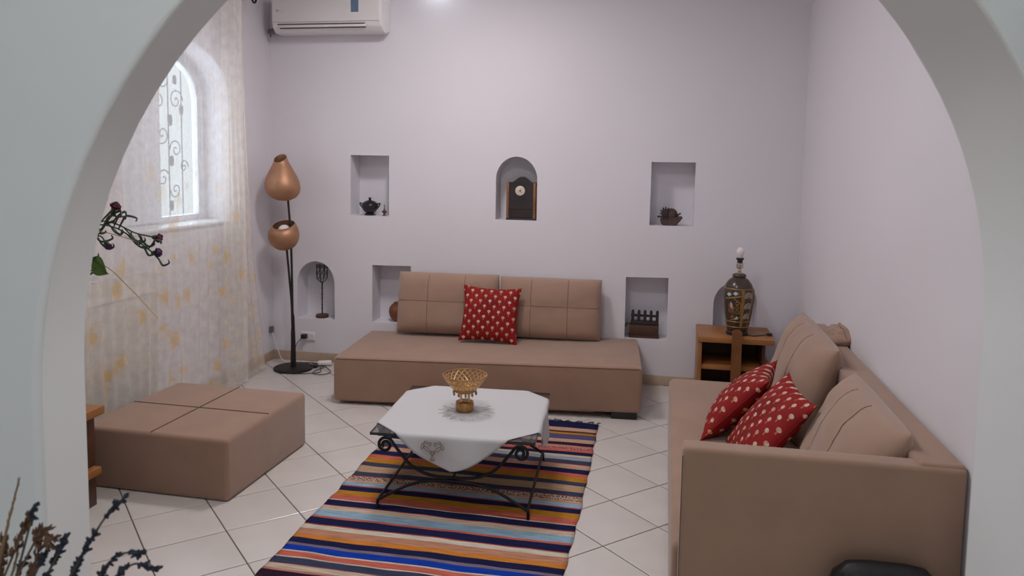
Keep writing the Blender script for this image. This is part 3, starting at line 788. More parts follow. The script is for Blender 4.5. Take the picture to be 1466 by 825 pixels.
def vpatch(pts, name, mat, off=.0016):
    m = MB(); n = len(pts); cx = sum(p[0] for p in pts)/n; cz = sum(p[1] for p in pts)/n
    v = [on_vase(cx, cz, off+.001)]+[on_vase(*p, off) for p in pts]+[on_vase(*p, -.002) for p in pts]
    f = [(0, 1+i, 1+(i+1) % n) for i in range(n)]+[(1+i, 1+n+i, 1+n+(i+1) % n, 1+(i+1) % n) for i in range(n)]
    m.add(v, f); m.build(name, mat, body, smooth=False)
for z in (.060, .098, .322): 
    m = MB(); m.ring((0, 0, z), vr(z)+.0006, .0032, 48); m.build('gold_band', 'vase_gold', body)
for x in (-.30, .006, .013, .020, .080, .125): vline([(x*.86, .062), (x*.92, .15), (x, .318)], .0034, 'gold_stripe', 'vase_gold')
vline([(-.105, .252), (.004, .275)], .003, 'gold_stripe', 'vase_gold'); vline([(-.105, .258), (.004, .280)], .002, 'gold_stripe', 'vase_gold')
vline([(-.07, .110), (.0, .132)], .0025, 'gold_stripe', 'vase_gold'); vline([(-.045, .26), (.0, .225), (-.005, .15)], .003, 'gold_stripe', 'vase_gold')
for z in (.120, .190, .262):
    for q, r in ((.026, .0026), (.017, .0026), (.008, .0026)):
        vline([(.050-q, z)]+[(.050-q*math.cos(PI*k/10), z+.008+q*1.15*math.sin(PI*k/10)) for k in range(11)]+[(.050+q, z)], r, 'rainbow_arc', 'vase_cream')
for x, z in ((-.078, .285), (-.035, .293)): vpatch([(x-.018, z), (x, z-.014), (x+.018, z), (x, z+.014)], 'blue_diamond', 'vase_blue')
vpatch([(-.085, .16), (-.045, .155), (-.038, .19), (-.058, .235), (-.082, .22)], 'rust_shape', 'vase_rust'); vpatch([(-.068, .20), (-.05, .185), (-.055, .225), (-.068, .235)], 'pale_shape', 'vase_cream', .0026)
vpatch([(-.042, .112), (-.012, .118), (-.024, .140)], 'pale_shape', 'vase_blue'); vpatch([(-.074, .125), (-.045, .128), (-.055, .145)], 'gold_shape', 'vase_gold')
for z in (.168, .198, .228): vline([(-.022+.010*math.cos(2*PI*k/10), z+.011*math.sin(2*PI*k/10)) for k in range(11)], .002, 'gold_ring', 'vase_gold')
m = MB(); m.lathe([(.016, .420), (.016, .427), (.010, .432), (.013, .442), (.010, .450), (.022, .456), (.024, .462), (.024, .488), (.020, .492)], 24); m.build('brass_neck', 'chrome', tl)
m = MB(); m.lathe([(.018, .490), (.018, .510), (.026, .516), (.026, .526), (.016, .528)], 24); m.build('bulb_socket', 'socket_black', tl)
m = MB(); m.lathe([(.014, .527), (.016, .535), (.023, .548), (.027, .563), (.026, .577), (.019, .590), (.008, .597), (.001, .598)], 24); m.build('bulb', 'bulb_white', tl)
m = MB(); m.tube(cr([(.574, 5.47, .4865), (.62, 5.445, .4865), (.66, 5.47, .4865), (.70, 5.50, .4865), (.725, 5.50, .4875)], 6), .0035, 6)
lc = thing('power_cord', 'short black cord with plug lying beside the table lamp', 'cord', (.57, 5.47, .482))
o = m.build('cable', 'cable_black'); o.data.transform(Matrix.Translation((-.57, -5.47, -.482))); o.parent = lc
m = MB(); m.rbox(.140, .175, .018, .044, .0005, .018, .005); m.build('plug', 'cable_black', lc)

# ------------------------------------------------------------------ floor lamp
fl_ = thing('floor_lamp', 'black floor lamp with two copper pear-shaped shades in the corner', 'lamp', (-2.79, 5.53, 0))
m = MB(); m.lathe([(.145, 0), (.150, .006), (.150, .014), (.142, .019), (.02, .021)], 48); m.build('base', 'lamp_iron', fl_)
m = MB(); m.tube(cr([(.008, 0, .019), (.004, 0, .20), (-.004, 0, .45), (-.006, 0, .70), (-.014, 0, 1.05), (-.034, 0, 1.325)], 6), [.014]*12+[.0085]*19, 10); m.build('tall_stem', 'lamp_iron', fl_)
m = MB(); m.tube(cr([(-.006, -.012, .019), (-.001, -.012, .25), (-.004, -.012, .50), (-.02, -.012, .70), (-.042, -.012, .94)], 6), [.012]*8+[.0085]*17, 10); m.build('short_stem', 'lamp_iron', fl_)
def shade(prof, c, rim_tilt, lean, name, inner=True):
    n = 36; m = MB(); vs_ = []; fs = []; M = len(prof); zt = prof[-1][1]; zb = prof[0][1]
    for off in (0, -.003):
        for r, z in prof:
            for k in range(n):
                a = 2*PI*k/n; w_ = max(0., (z-zb)/(zt-zb))**4
                vs_.append((c[0]+max(.0005, r+off)*math.cos(a)+lean*(z-zb), c[1]+max(.0005, r+off)*math.sin(a), c[2]+z+w_*rim_tilt*math.sin(a)-(off if z == zb else 0)))
    for s in range(2):
        for i in range(M-1):
            for k in range(n):
                k2 = (k+1) % n; q = s*M*n; f = (q+i*n+k, q+i*n+k2, q+(i+1)*n+k2, q+(i+1)*n+k); fs.append(f if s == 0 else f[::-1])
    for k in range(n): k2 = (k+1) % n; fs.append(((M-1)*n+k, (M-1)*n+k2, M*n+(M-1)*n+k2, M*n+(M-1)*n+k))
    m.add(vs_, fs); return m.build(name, 'copper', fl_, angle=60, fixn=False)
shade([(.004, 0), (.05, .006), (.095, .028), (.122, .062), (.133, .100), (.130, .140), (.112, .190), (.088, .235), (.066, .275), (.052, .305), (.047, .325)], (-.068, 0, 1.305), .032, -.08, 'upper_shade')
pr = []
for k in range(15):
    a = -PI/2+(PI/2+PI*.25)*k/14; pr.append((max(.004, .117*math.cos(a)), .117+.117*math.sin(a)))
lsd = shade(pr, (-.066, -.01, .925), .030, 0, 'lower_shade')
m = MB(); m.ball((-.066, .0, 1.072), .052, n=16, m=10); m.build('bulb', 'bulb_white', fl_)

# cords and sockets by the floor lamp
so_ = thing('wall_socket', 'white double wall socket above the floor lamp cord', 'socket', (-2.79, YB, .20))
m = MB(); m.rbox(-.06, .06, -.012, -.0005, -.035, .035, .005); m.build('face_plate', 'plastic_white', so_)
for x in (-.03, .03): m = MB(); m.lathe([(.02, 0), (.018, .002), (.016, .001)], 20); o = m.build('outlet', 'plastic_panel', so_); o.rotation_euler = (PI/2, 0, 0); o.location = (x, -.012, 0)
fcd = thing('power_cord', 'thin black cord coiled on the floor by the lamp base and plugged in the wall', 'cord', (-2.64, 5.56, 0))
def wcord(pts, r, name, mat, par, n=8):
    m = MB(); b = par.location; m.tube([p-b for p in cr(pts, n)], r, 6); return m.build(name, mat, par)
wcord([(-2.82, 5.745, .20), (-2.86, 5.73, .15), (-2.885, 5.72, .05), (-2.85, 5.70, .006), (-2.76, 5.715, .006), (-2.66, 5.70, .006), (-2.56, 5.62, .006), (-2.47, 5.50, .006), (-2.50, 5.42, .006), (-2.58, 5.43, .006), (-2.60, 5.50, .006), (-2.57, 5.60, .012), (-2.64, 5.66, .010), (-2.72, 5.69, .012)], .0032, 'cable', 'cable_black', fcd)
wcord([(-2.70, 5.69, .012), (-2.62, 5.62, .014), (-2.56, 5.53, .006), (-2.55, 5.47, .006), (-2.62, 5.42, .006), (-2.70, 5.39, .006), (-2.74, 5.385, .006)], .0032, 'cable', 'cable_black', fcd)
m = MB(); m.rbox(-.022, .022, -.02, .02, -.018, .018, .006); o = m.build('plug', 'cable_black', fcd); o.location = Vector((-2.815, 5.766, .205))-fcd.location
m = MB(); m.rbox(-.03, .03, -.02, .02, 0, .024, .008); o = m.build('cord_switch', 'cable_black', fcd); o.location = Vector((-2.655, 5.60, .002))-fcd.location
ad = tag(MB().rbox(-.055, .055, -.025, .025, 0, .035, .012, 4).build('cable_adapter', 'plastic_white'), 'small white adapter block lying among the black lamp cord', 'adapter'); ad.location = (-2.60, 5.68, .0055); ad.rotation_euler = (0, 0, R_(25))
wc = thing('white_cable', 'thin white cable running down the wall corner behind the floor lamp', 'cord', (-2.99, 5.7, 0))
wcord([(-3.085, 5.74, .235), (-3.06, 5.735, .18), (-3.02, 5.72, .10), (-2.98, 5.70, .03), (-2.93, 5.69, .006), (-2.86, 5.685, .006)], .0035, 'cable', 'plastic_white', wc)
m = MB(); m.rbox(-.02, .003, -.02, .02, -.025, .025, .004); o = m.build('junction_clip', 'pipe_grey', wc); o.location = Vector((-3.078, 5.745, .25))-wc.location

# ------------------------------------------------------------------ air conditioner
ac = thing('air_conditioner', 'white wall-mounted split air conditioner high beside the curtain', 'air conditioner', (-2.545, YB, 2.578))
m = MB(); pf = [(0, .02), (-.06, 0), (-.15, .008), (-.195, .045), (-.205, .10), (-.205, .25), (-.18, .285), (0, .29)]
pf = [(-.001, .02)]+pf[1:-1]+[(-.001, .29)]
m.prism(pf, lambda y, z: (-.435, y, z), lambda y, z: (.44, y, z)); acb = m.build('housing', 'plastic_white', ac, angle=30)
bv = acb.modifiers.new('soft_edge', 'BEVEL'); bv.width = .018; bv.segments = 3; bv.limit_method = 'ANGLE'
m = MB(); m.rbox(-.425, .43, -.211, -.203, .078, .275, .003, 2); m.build('front_panel', 'plastic_panel', ac)
m = MB(); m.rbox(-.385, .315, -.2085, -.20, .058, .064, .001, 1); m.build('louver_gap', 'slot_dark', ac)
m = MB(); m.rbox(-.37, .318, -.197, -.185, .030, .036, .001, 1); m.build('louver_gap', 'slot_dark', ac)
m = MB(); m.rbox(-.385, .318, -.206, -.192, .038, .056, .003, 2); m.build('louver', 'plastic_white', ac)
m = MB(); m.rbox(.208, .268, -.2125, -.2108, .142, .250, .0005, 1); m.build('energy_label', 'label_blue', ac)
m = MB(); m.tube([(-.392, -.2118, .170), (-.366, -.2118, .162), (-.392, -.2118, .158)], .0018, 5); m.ball((-.345, -.2115, .160), .002, n=6, m=4); m.build('maker_mark', 'slot_dark', ac)
m = MB(); m.tube([(-.43, -.07, .045), (-.475, -.07, .036), (-.53, -.055, .032)], [.026, .024, .020], 12); m.build('pipe_sleeve', 'pipe_grey', ac)
m = MB(); m.tube([(-.52, -.045, .05), (-.53, -.045, .03), (-.528, -.04, -.005)], .004, 6); m.build('drain_tube', 'cable_black', ac)

# ------------------------------------------------------------------ things in the niches
t = thing('tureen', 'black lidded tureen with two handles in the upper left niche', 'tureen', (-2.298, 5.875, 1.1905))
m = MB(); m.lathe([(.040, 0), (.044, .004), (.034, .012), (.030, .020), (.046, .030), (.061, .052), (.066, .074), (.064, .088), (.062, .090)], 32); m.build('bowl', 'black_glaze', t)
m = MB(); m.lathe([(.064, .090), (.060, .096), (.040, .110), (.016, .119), (.008, .122), (.009, .127), (.013, .133), (.010, .140), (.002, .143)], 32); m.build('lid', 'black_glaze', t)
for s in (-1, 1): m = MB(); m.tube(cr([(s*.058, 0, .052), (s*.074, 0, .072), (s*.084, 0, .090), (s*.078, 0, .096), (s*.062, 0, .088)], 5), .0055, 8); m.build('handle', 'black_glaze', t)
for a in (.8, 2.3, 3.9, 5.5): m = MB(); m.ball((.036*math.cos(a), .036*math.sin(a), .006), .010, .010, .006); m.build('foot', 'black_glaze', t)
t = thing('brass_ornament', 'small dark brass spired ornament beside the black tureen', 'ornament', (-2.172, 5.86, 1.1905))
m = MB(); m.lathe([(.016, 0), (.014, .006), (.006, .014), (.010, .020), (.021, .030), (.021, .034), (.010, .042), (.006, .048)], 20); m.build('body', 'old_brass', t)
m = MB(); m.lathe([(.006, .048), (.0035, .056), (.003, .074), (.0045, .078), (.002, .086), (.001, .092)], 12); m.build('spire', 'old_brass', t)

t = thing('mantel_clock', 'dark wooden mantel clock with round dial in the arched upper niche', 'clock', (-1.074, 5.83, 1.1935))
def ogee(u): return .285+.042*(.5+.5*math.cos(PI*max(-1, min(1, u/.8))))
tp_ = [(.100-.2*k/20, ogee((.100-.2*k/20)/.100)) for k in range(21)]
m = MB(); m.prism([(-.100, .012), (.100, .012)]+tp_, lambda x, z: (x, .012, z), lambda x, z: (x, .105, z)); m.build('case', 'clock_body', t, angle=30)
m = MB(); m.rbox(-.115, .115, .0, .112, 0, .013, .003, 2); m.build('plinth', 'clock_body', t)
for s in (-1, 1): m = MB(); m.rbox(s*.103-.010, s*.103+.010, .002, .095, .013, .282, .004, 2); m.build('side_column', 'clock_side', t)
m = MB(); m.lathe([(.037, 0), (.037, .004), (.032, .006), (.001, .006)], 32, capt=False); o = m.build('dial', 'dial', t); o.rotation_euler = (PI/2, 0, 0); o.location = (-.008, .012, .222); dl = o
m = MB(); m.lathe([(.007, .006), (.006, .010), (.001, .011)], 12, capt=False); m.build('hub', 'clock_side', dl)
for a, L in ((.5, .018), (2.4, .024)): m = MB(); m.tube([(0, 0, .0085), (L*math.sin(a), L*math.cos(a), .0085)], .001, 5); m.build('hand', 'clock_body', dl)
m = MB(); m.rbox(-.085, .085, .006, .013, .085, .090, .001, 1); m.build('moulding', 'wood_dark', t)
m = MB(); m.rbox(-.085, .085, .006, .013, .022, .028, .001, 1); m.build('moulding', 'wood_dark', t)

t = thing('carved_figurine', 'small dark brown carved boat figurine with spiky rosette in upper right niche', 'figurine', (.035, 5.865, 1.1875))
hull = [(-.058, .005), (.052, .0), (.058, .012), (.095, .058), (.085, .070), (.040, .062), (-.062, .068), (-.068, .040)]
m = MB(); m.prism(hull, lambda x, z: (x, -.028, z), lambda x, z: (x, .028, z)); o = m.build('hull', 'carved_wood', t); bv = o.modifiers.new('soft', 'BEVEL'); bv.width = .008; bv.segments = 2
m = MB(); m.ball((.012, 0, .078), .045, .034, .048, 16, 10); m.build('rounded_back', 'carved_wood', t)
m = MB(); m.ball((-.030, -.022, .085), .030, .014, .036, 14, 8)
for k in range(12):
    a = 2*PI*k/12; m.tube([(-.030+.022*math.cos(a), -.024, .085+.026*math.sin(a)), (-.030+.042*math.cos(a), -.026, .087+.050*math.sin(a))], [.009, .0045], 6)
m.build('rosette', 'carved_dark', t)
m = MB(); m.tube(cr([(-.055, -.02, .066), (-.075, -.024, .064), (-.088, -.026, .060)], 4), .0065, 8); m.build('prow', 'carved_dark', t)
m = MB(); m.tube(cr([(.045, 0, .055), (.058, -.004, .075), (.072, -.006, .086), (.080, -.006, .088)], 4), .006, 8); m.build('mast', 'carved_dark', t)

t = thing('candle_holder', 'tall black wire candle holder in the lower arched niche by the lamp', 'candle holder', (-2.712, 5.885, .3435))
m = MB(); m.lathe([(.050, 0), (.052, .004), (.052, .020), (.046, .026), (.006, .028)], 28); m.build('base', 'wood_dark', t)
m = MB(); m.lathe([(.005, .027), (.005, .07), (.009, .075), (.005, .08), (.005, .10), (.009, .105), (.005, .11), (.005, .155), (.009, .16), (.005, .165), (.005, .185), (.009, .19), (.005, .195), (.005, .235), (.009, .24), (.005, .245), (.006, .29)], 10); m.build('stem', 'iron', t)
for k in range(8):
    a = 2*PI*k/8; c_, s_ = math.cos(a), math.sin(a)
    m = MB(); m.tube(cr([(.004*c_, .004*s_, .285), (.022*c_, .022*s_, .296), (.038*c_, .038*s_, .32), (.043*c_, .043*s_, .36), (.046*c_, .046*s_, .43)], 4), .0022, 5); m.build('cage_wire', 'iron', t)
m = MB()
for k in range(8):
    for s in (-1, 1):
        p = []
        for j in range(13):
            a = 2*PI*k/8+s*PI/8*abs(((j/3+0) % 2)-1)*1.0; p.append((.0445*math.cos(a), .0445*math.sin(a), .31+.11*j/12))
        m.tube(p, .0014, 4)
m.build('lattice', 'iron', t)
m = MB(); m.ring((0, 0, .43), .047, .003, 28); m.ring((0, 0, .412), .0465, .002, 28); m.build('cage_rim', 'iron', t)

t = thing('clay_pot', 'brown clay pot peeking out behind the left sofa cushion', 'pot', (-2.06, 5.90, .349))
m = MB(); m.lathe([(.045, 0), (.050, .004), (.070, .03), (.082, .07), (.078, .105), (.060, .132), (.044, .142)], 32); m.build('body', 'terracotta', t)
m = MB(); m.lathe([(.044, .141), (.046, .148), (.040, .150), (.036, .146)], 28); m.build('lip', 'terracotta', t)

t = thing('wooden_rack', 'dark wooden box with a five-post picket rack in the lower right niche', 'rack', (-.125, 5.85, .3415))
m = MB(); m.rbox(-.108, .108, -.02, .075, 0, .095, .004, 2); m.build('box', 'wood_dark', t)
m = MB(); m.rbox(-.112, .112, -.026, .08, .0, .014, .002, 1); m.build('foot_board', 'wood_dark', t)
for k in range(5):
    x = -.09+.045*k+.005
    pl = [(x-.011, .095), (x+.011, .095), (x+.011, .190)]+[(x+.011*math.cos(PI*j/6), .190+.014*math.sin(PI*j/6)) for j in range(1, 6)]+[(x-.011, .190)]
    m = MB(); m.prism(pl, lambda a, b: (a, .010, b), lambda a, b: (a, .026, b)); m.build('picket', 'carved_dark', t)
m = MB(); m.rbox(-.10, .105, .024, .034, .150, .168, .002, 1); m.build('rail', 'carved_dark', t)
m = MB(); m.rbox(-.10, .105, -.012, .07, .095, .118, .004, 1); m.build('lid', 'carved_dark', t)
m = MB(); m.tube(cr([(-.105, -.005, .10), (-.125, -.012, .105), (-.138, -.014, .092), (-.130, -.014, .082), (-.118, -.012, .095)], 5), .003, 6); m.build('wire_handle', 'iron', t)

# ------------------------------------------------------------------ curtains, rod, radiator
def curtain(name, label, y0, y1, xc, amp, mat, seed, per=.085, z0=.012, ztop_=2.818, spread=0.):
    nY = int((y1-y0)/.011); nZ = 26; vs_ = []
    t = thing(name, label, 'curtain', (xc, (y0+y1)/2, 0))
    for j in range(nZ+1):
        z = z0+(ztop_-z0)*j/nZ; lo = 1-j/nZ
        for i in range(nY+1):
            y = y0+(y1-y0)*i/nY
            ph = 2*PI*y/per+1.6*noise.noise(Vector((y*3+seed*9, z*.35, 0)))*2
            am = amp*(.75+.5*noise.noise(Vector((y*2.1, z*.8, seed))))*(1+.25*lo)
            yy = y+spread*lo*lo*((y-y0)/(y1-y0))+.012*noise.noise(Vector((y*4, z*1.3, seed+3)))
            vs_.append((am*math.sin(ph)+.020*noise.noise(Vector((y*1.3, z*.7, seed+5)))*lo, yy-(y0+y1)/2, z))
    W_ = nY+1
    m = MB(); m.add(vs_, [(j*W_+i, j*W_+i+1, (j+1)*W_+i+1, (j+1)*W_+i) for j in range(nZ) for i in range(nY)])
    m.build('drape', mat, t, angle=180, fixn=False)
    m = MB(); m.tube([(p[0], p[1], p[2]+.004) for p in vs_[:W_]][::2], .003, 5); m.build('hem', mat, t)
    return t
curtain('sheer_curtain', 'white sheer floor-length curtain with yellow flowers before the window', 3.05, 5.12, -2.955, .015, 'sheer_white', 1, .10)
curtain('sheer_curtain', 'gathered beige sheer curtain edge hanging beside the corner lamp', 4.93, 5.21, -2.990, .016, 'sheer_beige', 2, .055, spread=.24)
rd = thing('curtain_rod', 'black wrought iron curtain rod with curled finial, at the top edge', 'curtain rod', (-2.96, 4.3, 2.832))
m = MB(); m.tube([(0, -1.35, 0), (0, .94, 0)], .010, 10); m.build('rod', 'iron', rd)
fp = [(0, .94, 0), (0, .98, -.005)]+[(0, 1.005+.036*(1-.4*k/22)*math.cos(PI*.55-2*PI*1.2*k/22), -.050+.045*(1-.4*k/22)*math.sin(PI*.55-2*PI*1.2*k/22)) for k in range(23)]
m = MB(); m.tube(fp, .007, 8); m.build('finial', 'iron', rd)
for y in (-1.2, .85): m = MB(); m.tube([(-.138, y, 0), (-.01, y, 0)], .008, 8); m.build('bracket', 'iron', rd)
ra = thing('radiator', 'pale panel radiator below the window, seen through the curtain', 'radiator', (XL+.06, 3.83, .12))
m = MB(); m.rbox(-.04, .045, -.36, .36, .0, .82, .008, 2); m.build('panel', 'radiator_white', ra)
for k in range(12):
    m = MB(); m.rbox(-.03, .035, -.33+.056*k, -.33+.056*k+.035, .821, .830, .002, 1); m.build('grille_slat', 'plastic_white', ra)
m = MB(); m.rbox(.0452, .052, -.32, .32, .70, .74, .003, 1); m.build('trim_strip', 'plastic_white', ra)
for y in (-.25, .25): m = MB(); m.tube([(0, y, -.119), (0, y, .01)], .012, 8); m.build('foot', 'radiator_white', ra)

# ------------------------------------------------------------------ carnations in a vase on the hidden side table
VX, VY = -2.72, 2.92
va = thing('flower_vase', 'ceramic vase holding dark carnations, hidden behind the left arch jamb', 'vase', (VX, VY, .481))
m = MB(); m.lathe([(.05, 0), (.055, .006), (.085, .09), (.08, .18), (.045, .27), (.040, .31), (.050, .335), (.044, .335), (.034, .31), (.038, .27), (.07, .18), (.07, .05), (.001, .03)], 32, capt=False); m.build('body', 'vase_ceramic', va)
m = MB(); m.ring((0, 0, .335), .047, .004); m.build('lip', 'vase_ceramic', va)
def carnation(label, pts, col, head_r, group='dark carnations in the hidden vase', leaves=4, seed=0):
    rnd = random.Random(seed); base = Vector((VX, VY, .60)); t = thing('carnation', label, 'flower', base, 0, group)
    P = [p-base for p in cr([(VX+rnd.uniform(-.01, .01), VY+rnd.uniform(-.01, .01), .60), (VX+.01, VY, .83)]+pts, 6)]
    m = MB(); m.tube(P, .0032, 6); m.build('stem', 'leaf_green', t)
    h = P[-1]; d = (P[-1]-P[-3]).normalized()
    m = MB(); m.lathe([(.004, -.012), (.009, -.004), (.012, .010), (.011, .02)], 12); o = m.build('calyx', 'leaf_green', t); o.location = h; o.rotation_euler = d.to_track_quat('Z', 'Y').to_euler()
    m = MB(); n = 22
    for L, (r0, z0, r1, z1) in enumerate(((.3, 0, 1.0, .35), (.3, .1, .9, .75), (.25, .15, .62, 1.05), (.1, .2, .3, 1.15))):
        v = []; f = []
        for k in range(n):
            a = 2*PI*k/n+L*.2; q = 1+.16*math.sin(k*PI*.93+L)+rnd.uniform(-.08, .08)
            v.append((head_r*r0*math.cos(a), head_r*r0*math.sin(a), head_r*z0)); v.append((head_r*r1*q*math.cos(a), head_r*r1*q*math.sin(a), head_r*(z1+rnd.uniform(-.15, .15))))
        for k in range(n): k2 = (k+1) % n; f.append((2*k, 2*k2, 2*k2+1, 2*k+1))
        m.add(v, f)
    m.ball((0, 0, head_r*.5), head_r*.75, head_r*.75, head_r*.6, 12, 8, .12)
    o = m.build('petals', col, t, fixn=False); o.location = h+d*.012; o.rotation_euler = d.to_track_quat('Z', 'Y').to_euler()
    K = len(P)
    for i in range(leaves):
        b = P[int(K*(.45+.45*i/max(1, leaves)))]; sx_ = rnd.choice((-1, 1)); L = rnd.uniform(.04, .085)
        e = [b, b+Vector((.30*L, rnd.uniform(-.3, .3)*L, .45*L*sx_)), b+Vector((.75*L, rnd.uniform(-.4, .4)*L, .75*L*sx_)), b+Vector((1.1*L, 0, .62*L*sx_)), b+Vector((1.05*L, 0, .42*L*sx_))]
        m = MB(); q = cr(e, 4); m.tube(q, [.0022+.0028*math.sin(PI*min(1, (j+1)/len(q))) for j in range(len(q))], 6); m.build('leaf', 'leaf_green', t)
carnation('dark red carnation standing highest by the arch edge', [(-2.56, 2.97, 1.14), (-2.42, 3.0, 1.30), (-2.352, 3.0, 1.398)], 'petal', .024, leaves=5, seed=1)
carnation('purple carnation bud drooping lowest by the arch edge', [(-2.62, 2.97, 1.10), (-2.50, 3.0, 1.25), (-2.425, 3.0, 1.285), (-2.392, 3.0, 1.255)], 'petal_violet', .017, leaves=3, seed=2)
carnation('dark red carnation reaching right, upper of the two', [(-2.60, 2.97, 1.12), (-2.45, 3.0, 1.325), (-2.36, 3.0, 1.345), (-2.25, 3.0, 1.305), (-2.155, 3.0, 1.288)], 'petal', .020, leaves=9, seed=3)
carnation('dark plum carnation reaching right, lower of the two', [(-2.59, 2.97, 1.12), (-2.45, 2.99, 1.315), (-2.34, 2.99, 1.325), (-2.23, 2.99, 1.27), (-2.162, 2.99, 1.226), (-2.152, 2.99, 1.222)], 'petal_violet', .020, leaves=9, seed=4)
t = thing('green_leaf_stem', 'single bright green leaf showing at the left arch jamb', 'leaf', (VX, VY, .60))
m = MB(); m.tube(cr([(0, 0, 0), (.05, .02, .25), (.20, .05, .48), (.29, .06, .545)], 6), .003, 6); m.build('stem', 'leaf_green', t)
lv = []; n = 12
for j in range(n+1):
    s = j/n; wd = .042*math.sin(PI*s**.8); c = Vector((.27+.075*s, .06, .585-.065*s))
    lv += [c+Vector((-.35*wd, -.2*wd, -.9*wd)), c+Vector((0, .012, 0)), c+Vector((.5*wd, -.2*wd, .9*wd))]
m = MB(); m.add(lv, [(3*j+k, 3*j+k+1, 3*j+k+4, 3*j+k+3) for j in range(n) for k in (0, 1)]); o = m.build('blade', 'leaf_bright', t, fixn=False); o.modifiers.new('thick', 'SOLIDIFY').thickness = .0015
t = thing('straw_stem', 'long pale straw stem slanting down in front of the curtain', 'stem', (VX, VY, .60))
m = MB(); m.tube(cr([(0, .01, .0), (.04, .02, .3), (.16, .06, .56), (.30, .09, .555), (.42, .10, .46), (.56, .10, .33)], 8), .0024, 6); m.build('stalk', 'straw', t)
m = MB(); m.tube(cr([(.22, .07, .71), (.32, .07, .705), (.42, .07, .685), (.50, .07, .665)], 5), .002, 6); m.tube(cr([(.0, .01, .0), (.03, .02, .35), (.10, .05, .62), (.22, .07, .71)], 5), .002, 6); m.build('side_stalk', 'straw', t)

# ------------------------------------------------------------------ foreground lavender bouquet in a floor vase
BX, BY = -.93, .78
fv = thing('floor_vase', 'tall ceramic floor vase of dried lavender, below the lower left corner', 'vase', (BX, BY, -.002))
m = MB(); m.lathe([(.10, 0), (.105, .01), (.13, .20), (.14, .42), (.11, .60), (.065, .70), (.06, .76), (.075, .80), (.066, .80), (.052, .75), (.055, .70), (.10, .58), (.12, .4), (.11, .1), (.001, .08)], 36, capt=False); m.build('body', 'vase_ceramic', fv)
m = MB(); m.ring((0, 0, .80), .0705, .005); m.build('lip', 'vase_ceramic', fv)
def sprig(name, label, tip, mid, kind, group, seed, L=.09):
    rnd = random.Random(seed); base = Vector((BX+rnd.uniform(-.03, .03), BY+rnd.uniform(-.03, .03), .55)); t = thing(name, label, 'dried flower', base, 0, group)
    P = [p-base for p in cr([base, (base.x*.75+mid[0]*.25, base.y*.75+mid[1]*.25, .80), mid, tip], 10)]
    stem = {'lavender': 'dry_stem', 'brown': 'dry_brown', 'tan': 'dry_tan'}[kind]
    m = MB(); m.tube(P, [.0022-.001*i/len(P) for i in range(len(P))], 5); m.build('stem', stem, t)
    m = MB(); acc = 0; i = len(P)-1
    while i > 0 and acc < L:
        seg = (P[i]-P[i-1]).length; k = max(1, int(seg/.0045))
        d = (P[i]-P[i-1]).normalized()
        for j in range(k):
            c = P[i]+(P[i-1]-P[i])*j/k; tt = (acc+seg*j/k)/L
            if kind == 'lavender' and .40 < tt < .62: continue
            for _ in range(3):
                off = Vector((rnd.uniform(-1, 1), rnd.uniform(-1, 1), rnd.uniform(-1, 1))).normalized()
                if kind == 'lavender': e = c+off*rnd.uniform(.004, .0080)*(1.25-.7*abs((tt/.4 if tt < .4 else (tt-.62)/.38)-.45))+d*.004; m.tube([c, e], [.0034, .0016], 4)
                elif kind == 'brown': e = c+off*.006+d*.012; m.tube([c, (c+e)/2+off*.003, e], [.001, .0024, .0006], 4)
                else: e = c+off*.002+d*.010; m.tube([c, e], [.0012, .0005], 4)
        acc += seg; i -= 1
    m.build('flower_spike', {'lavender': 'lavender', 'brown': 'dry_brown', 'tan': 'dry_tan'}[kind], t)
G1, G2 = 'dried lavender sprigs in the foreground vase', 'dried brown reeds in the foreground vase'
sprig('lavender_sprig', 'longest dark lavender sprig crossing the tiles at lower left', (-.700, .90, 1.186), (-.755, .895, 1.115), 'lavender', G1, 1, .115)
sprig('lavender_sprig', 'lavender sprig pointing right, upper of the two low ones', (-.675, .90, 1.110), (-.735, .89, 1.075), 'lavender', G1, 2, .06)
sprig('lavender_sprig', 'lavender sprig pointing right along the bottom edge', (-.655, .90, 1.090), (-.715, .885, 1.070), 'lavender', G1, 3, .07)
sprig('lavender_sprig', 'thick lavender sprig at the foot of the arch jamb', (-.795, .90, 1.118), (-.815, .88, 1.06), 'lavender', G1, 4, .07)
for k, (x, z, lb) in enumerate(((-.805, 1.100, 'short lavender sprig in the middle of the dark bottom left clump'), (-.775, 1.085, 'short lavender sprig at the right edge of the dark bottom left clump'), (-.825, 1.095, 'short lavender sprig left of the middle in the dark bottom left clump'), (-.735, 1.080, 'lone short lavender sprig below the jamb corner, right of the dark clump'), (-.86, 1.08, 'leftmost short lavender sprig, among the brown reeds'))):
    sprig('lavender_sprig', lb, (x, .90, z), (x-.02, .88, z-.06), 'lavender', G1, 10+k, .06)
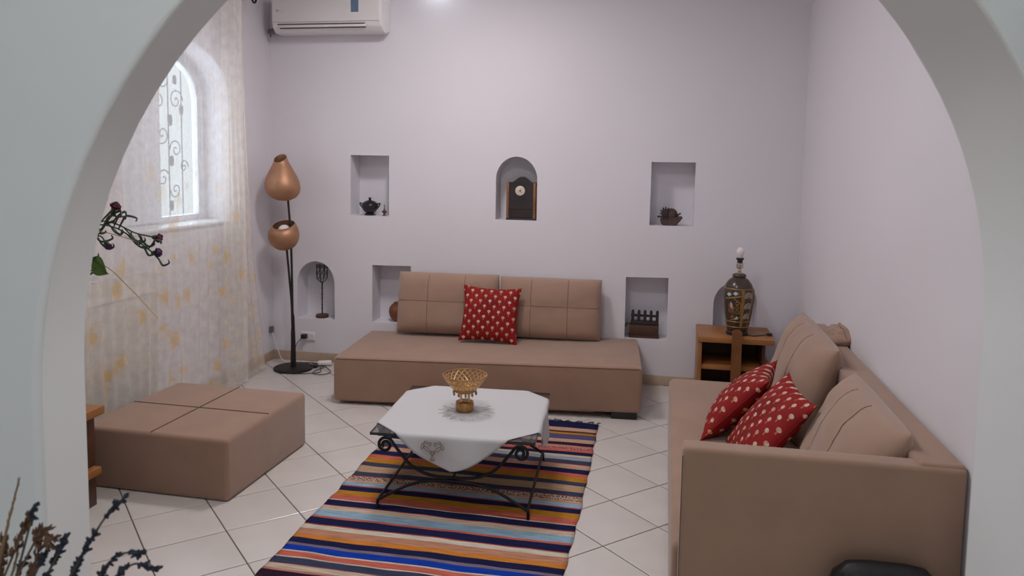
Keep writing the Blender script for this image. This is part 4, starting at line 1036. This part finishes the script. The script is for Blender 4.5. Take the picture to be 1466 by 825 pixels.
sprig('lavender_sprig', 'lavender sprig with a bent tip standing before the left wall', (-.842, .90, 1.158), (-.853, .89, 1.10), 'lavender', G1, 20, .022)
sprig('dried_reed', 'tall pale tan reed blade at the far left edge', (-.868, .90, 1.186), (-.888, .89, 1.10), 'tan', G2, 30, .05)
sprig('dried_reed', 'brown feathery reed leaning right before the left wall', (-.852, .90, 1.138), (-.875, .89, 1.08), 'brown', G2, 31, .05)
sprig('dried_reed', 'brown curled reed head bending over the lavender clump', (-.818, .90, 1.112), (-.845, .89, 1.095), 'brown', G2, 32, .035)
for k, (x, z, lb) in enumerate(((-.885, 1.135, 'upright tan reed stalk just right of the picture edge'), (-.838, 1.118, 'upright brown reed stalk beside the bent lavender tip'), (-.872, 1.105, 'short upright tan reed stalk between two brown ones'), (-.895, 1.10, 'brown reed stalk cut by the left picture edge'))):
    sprig('dried_reed', lb, (x, .90, z), (x-.008, .89, z-.06), 'brown' if k % 2 else 'tan', G2, 40+k, .07)

# ------------------------------------------------------------------ black bag at the bottom right
bg_ = thing('black_bag', 'black rounded bag standing before the near sofa arm at the bottom edge', 'bag', (.69, 2.44, 0))
m = MB(); sec = []; 
for z, wx, wy in ((0, .15, .055), (.02, .165, .065), (.20, .178, .070), (.33, .172, .062), (.41, .150, .045), (.445, .115, .025), (.455, .07, .010)):
    sec.append([(wx*math.copysign(abs(math.cos(2*PI*k/28))**.6, math.cos(2*PI*k/28)), wy*math.copysign(abs(math.sin(2*PI*k/28))**.6, math.sin(2*PI*k/28)), z) for k in range(28)])
m.add([p for s in sec for p in s], [(i*28+k, i*28+(k+1) % 28, (i+1)*28+(k+1) % 28, (i+1)*28+k) for i in range(6) for k in range(28)]+[tuple(range(27, -1, -1)), tuple(6*28+k for k in range(28))])
m.build('body', 'black_leather', bg_, angle=70)
m = MB(); m.tube([(-.12, -.052, .38), (0, -.058, .392), (.12, -.052, .38)], .003, 6); m.build('zip', 'black_leather', bg_)
m = MB(); m.rbox(-.10, .10, -.082, -.06, .06, .30, .012, 3); m.build('front_pocket', 'black_leather', bg_)
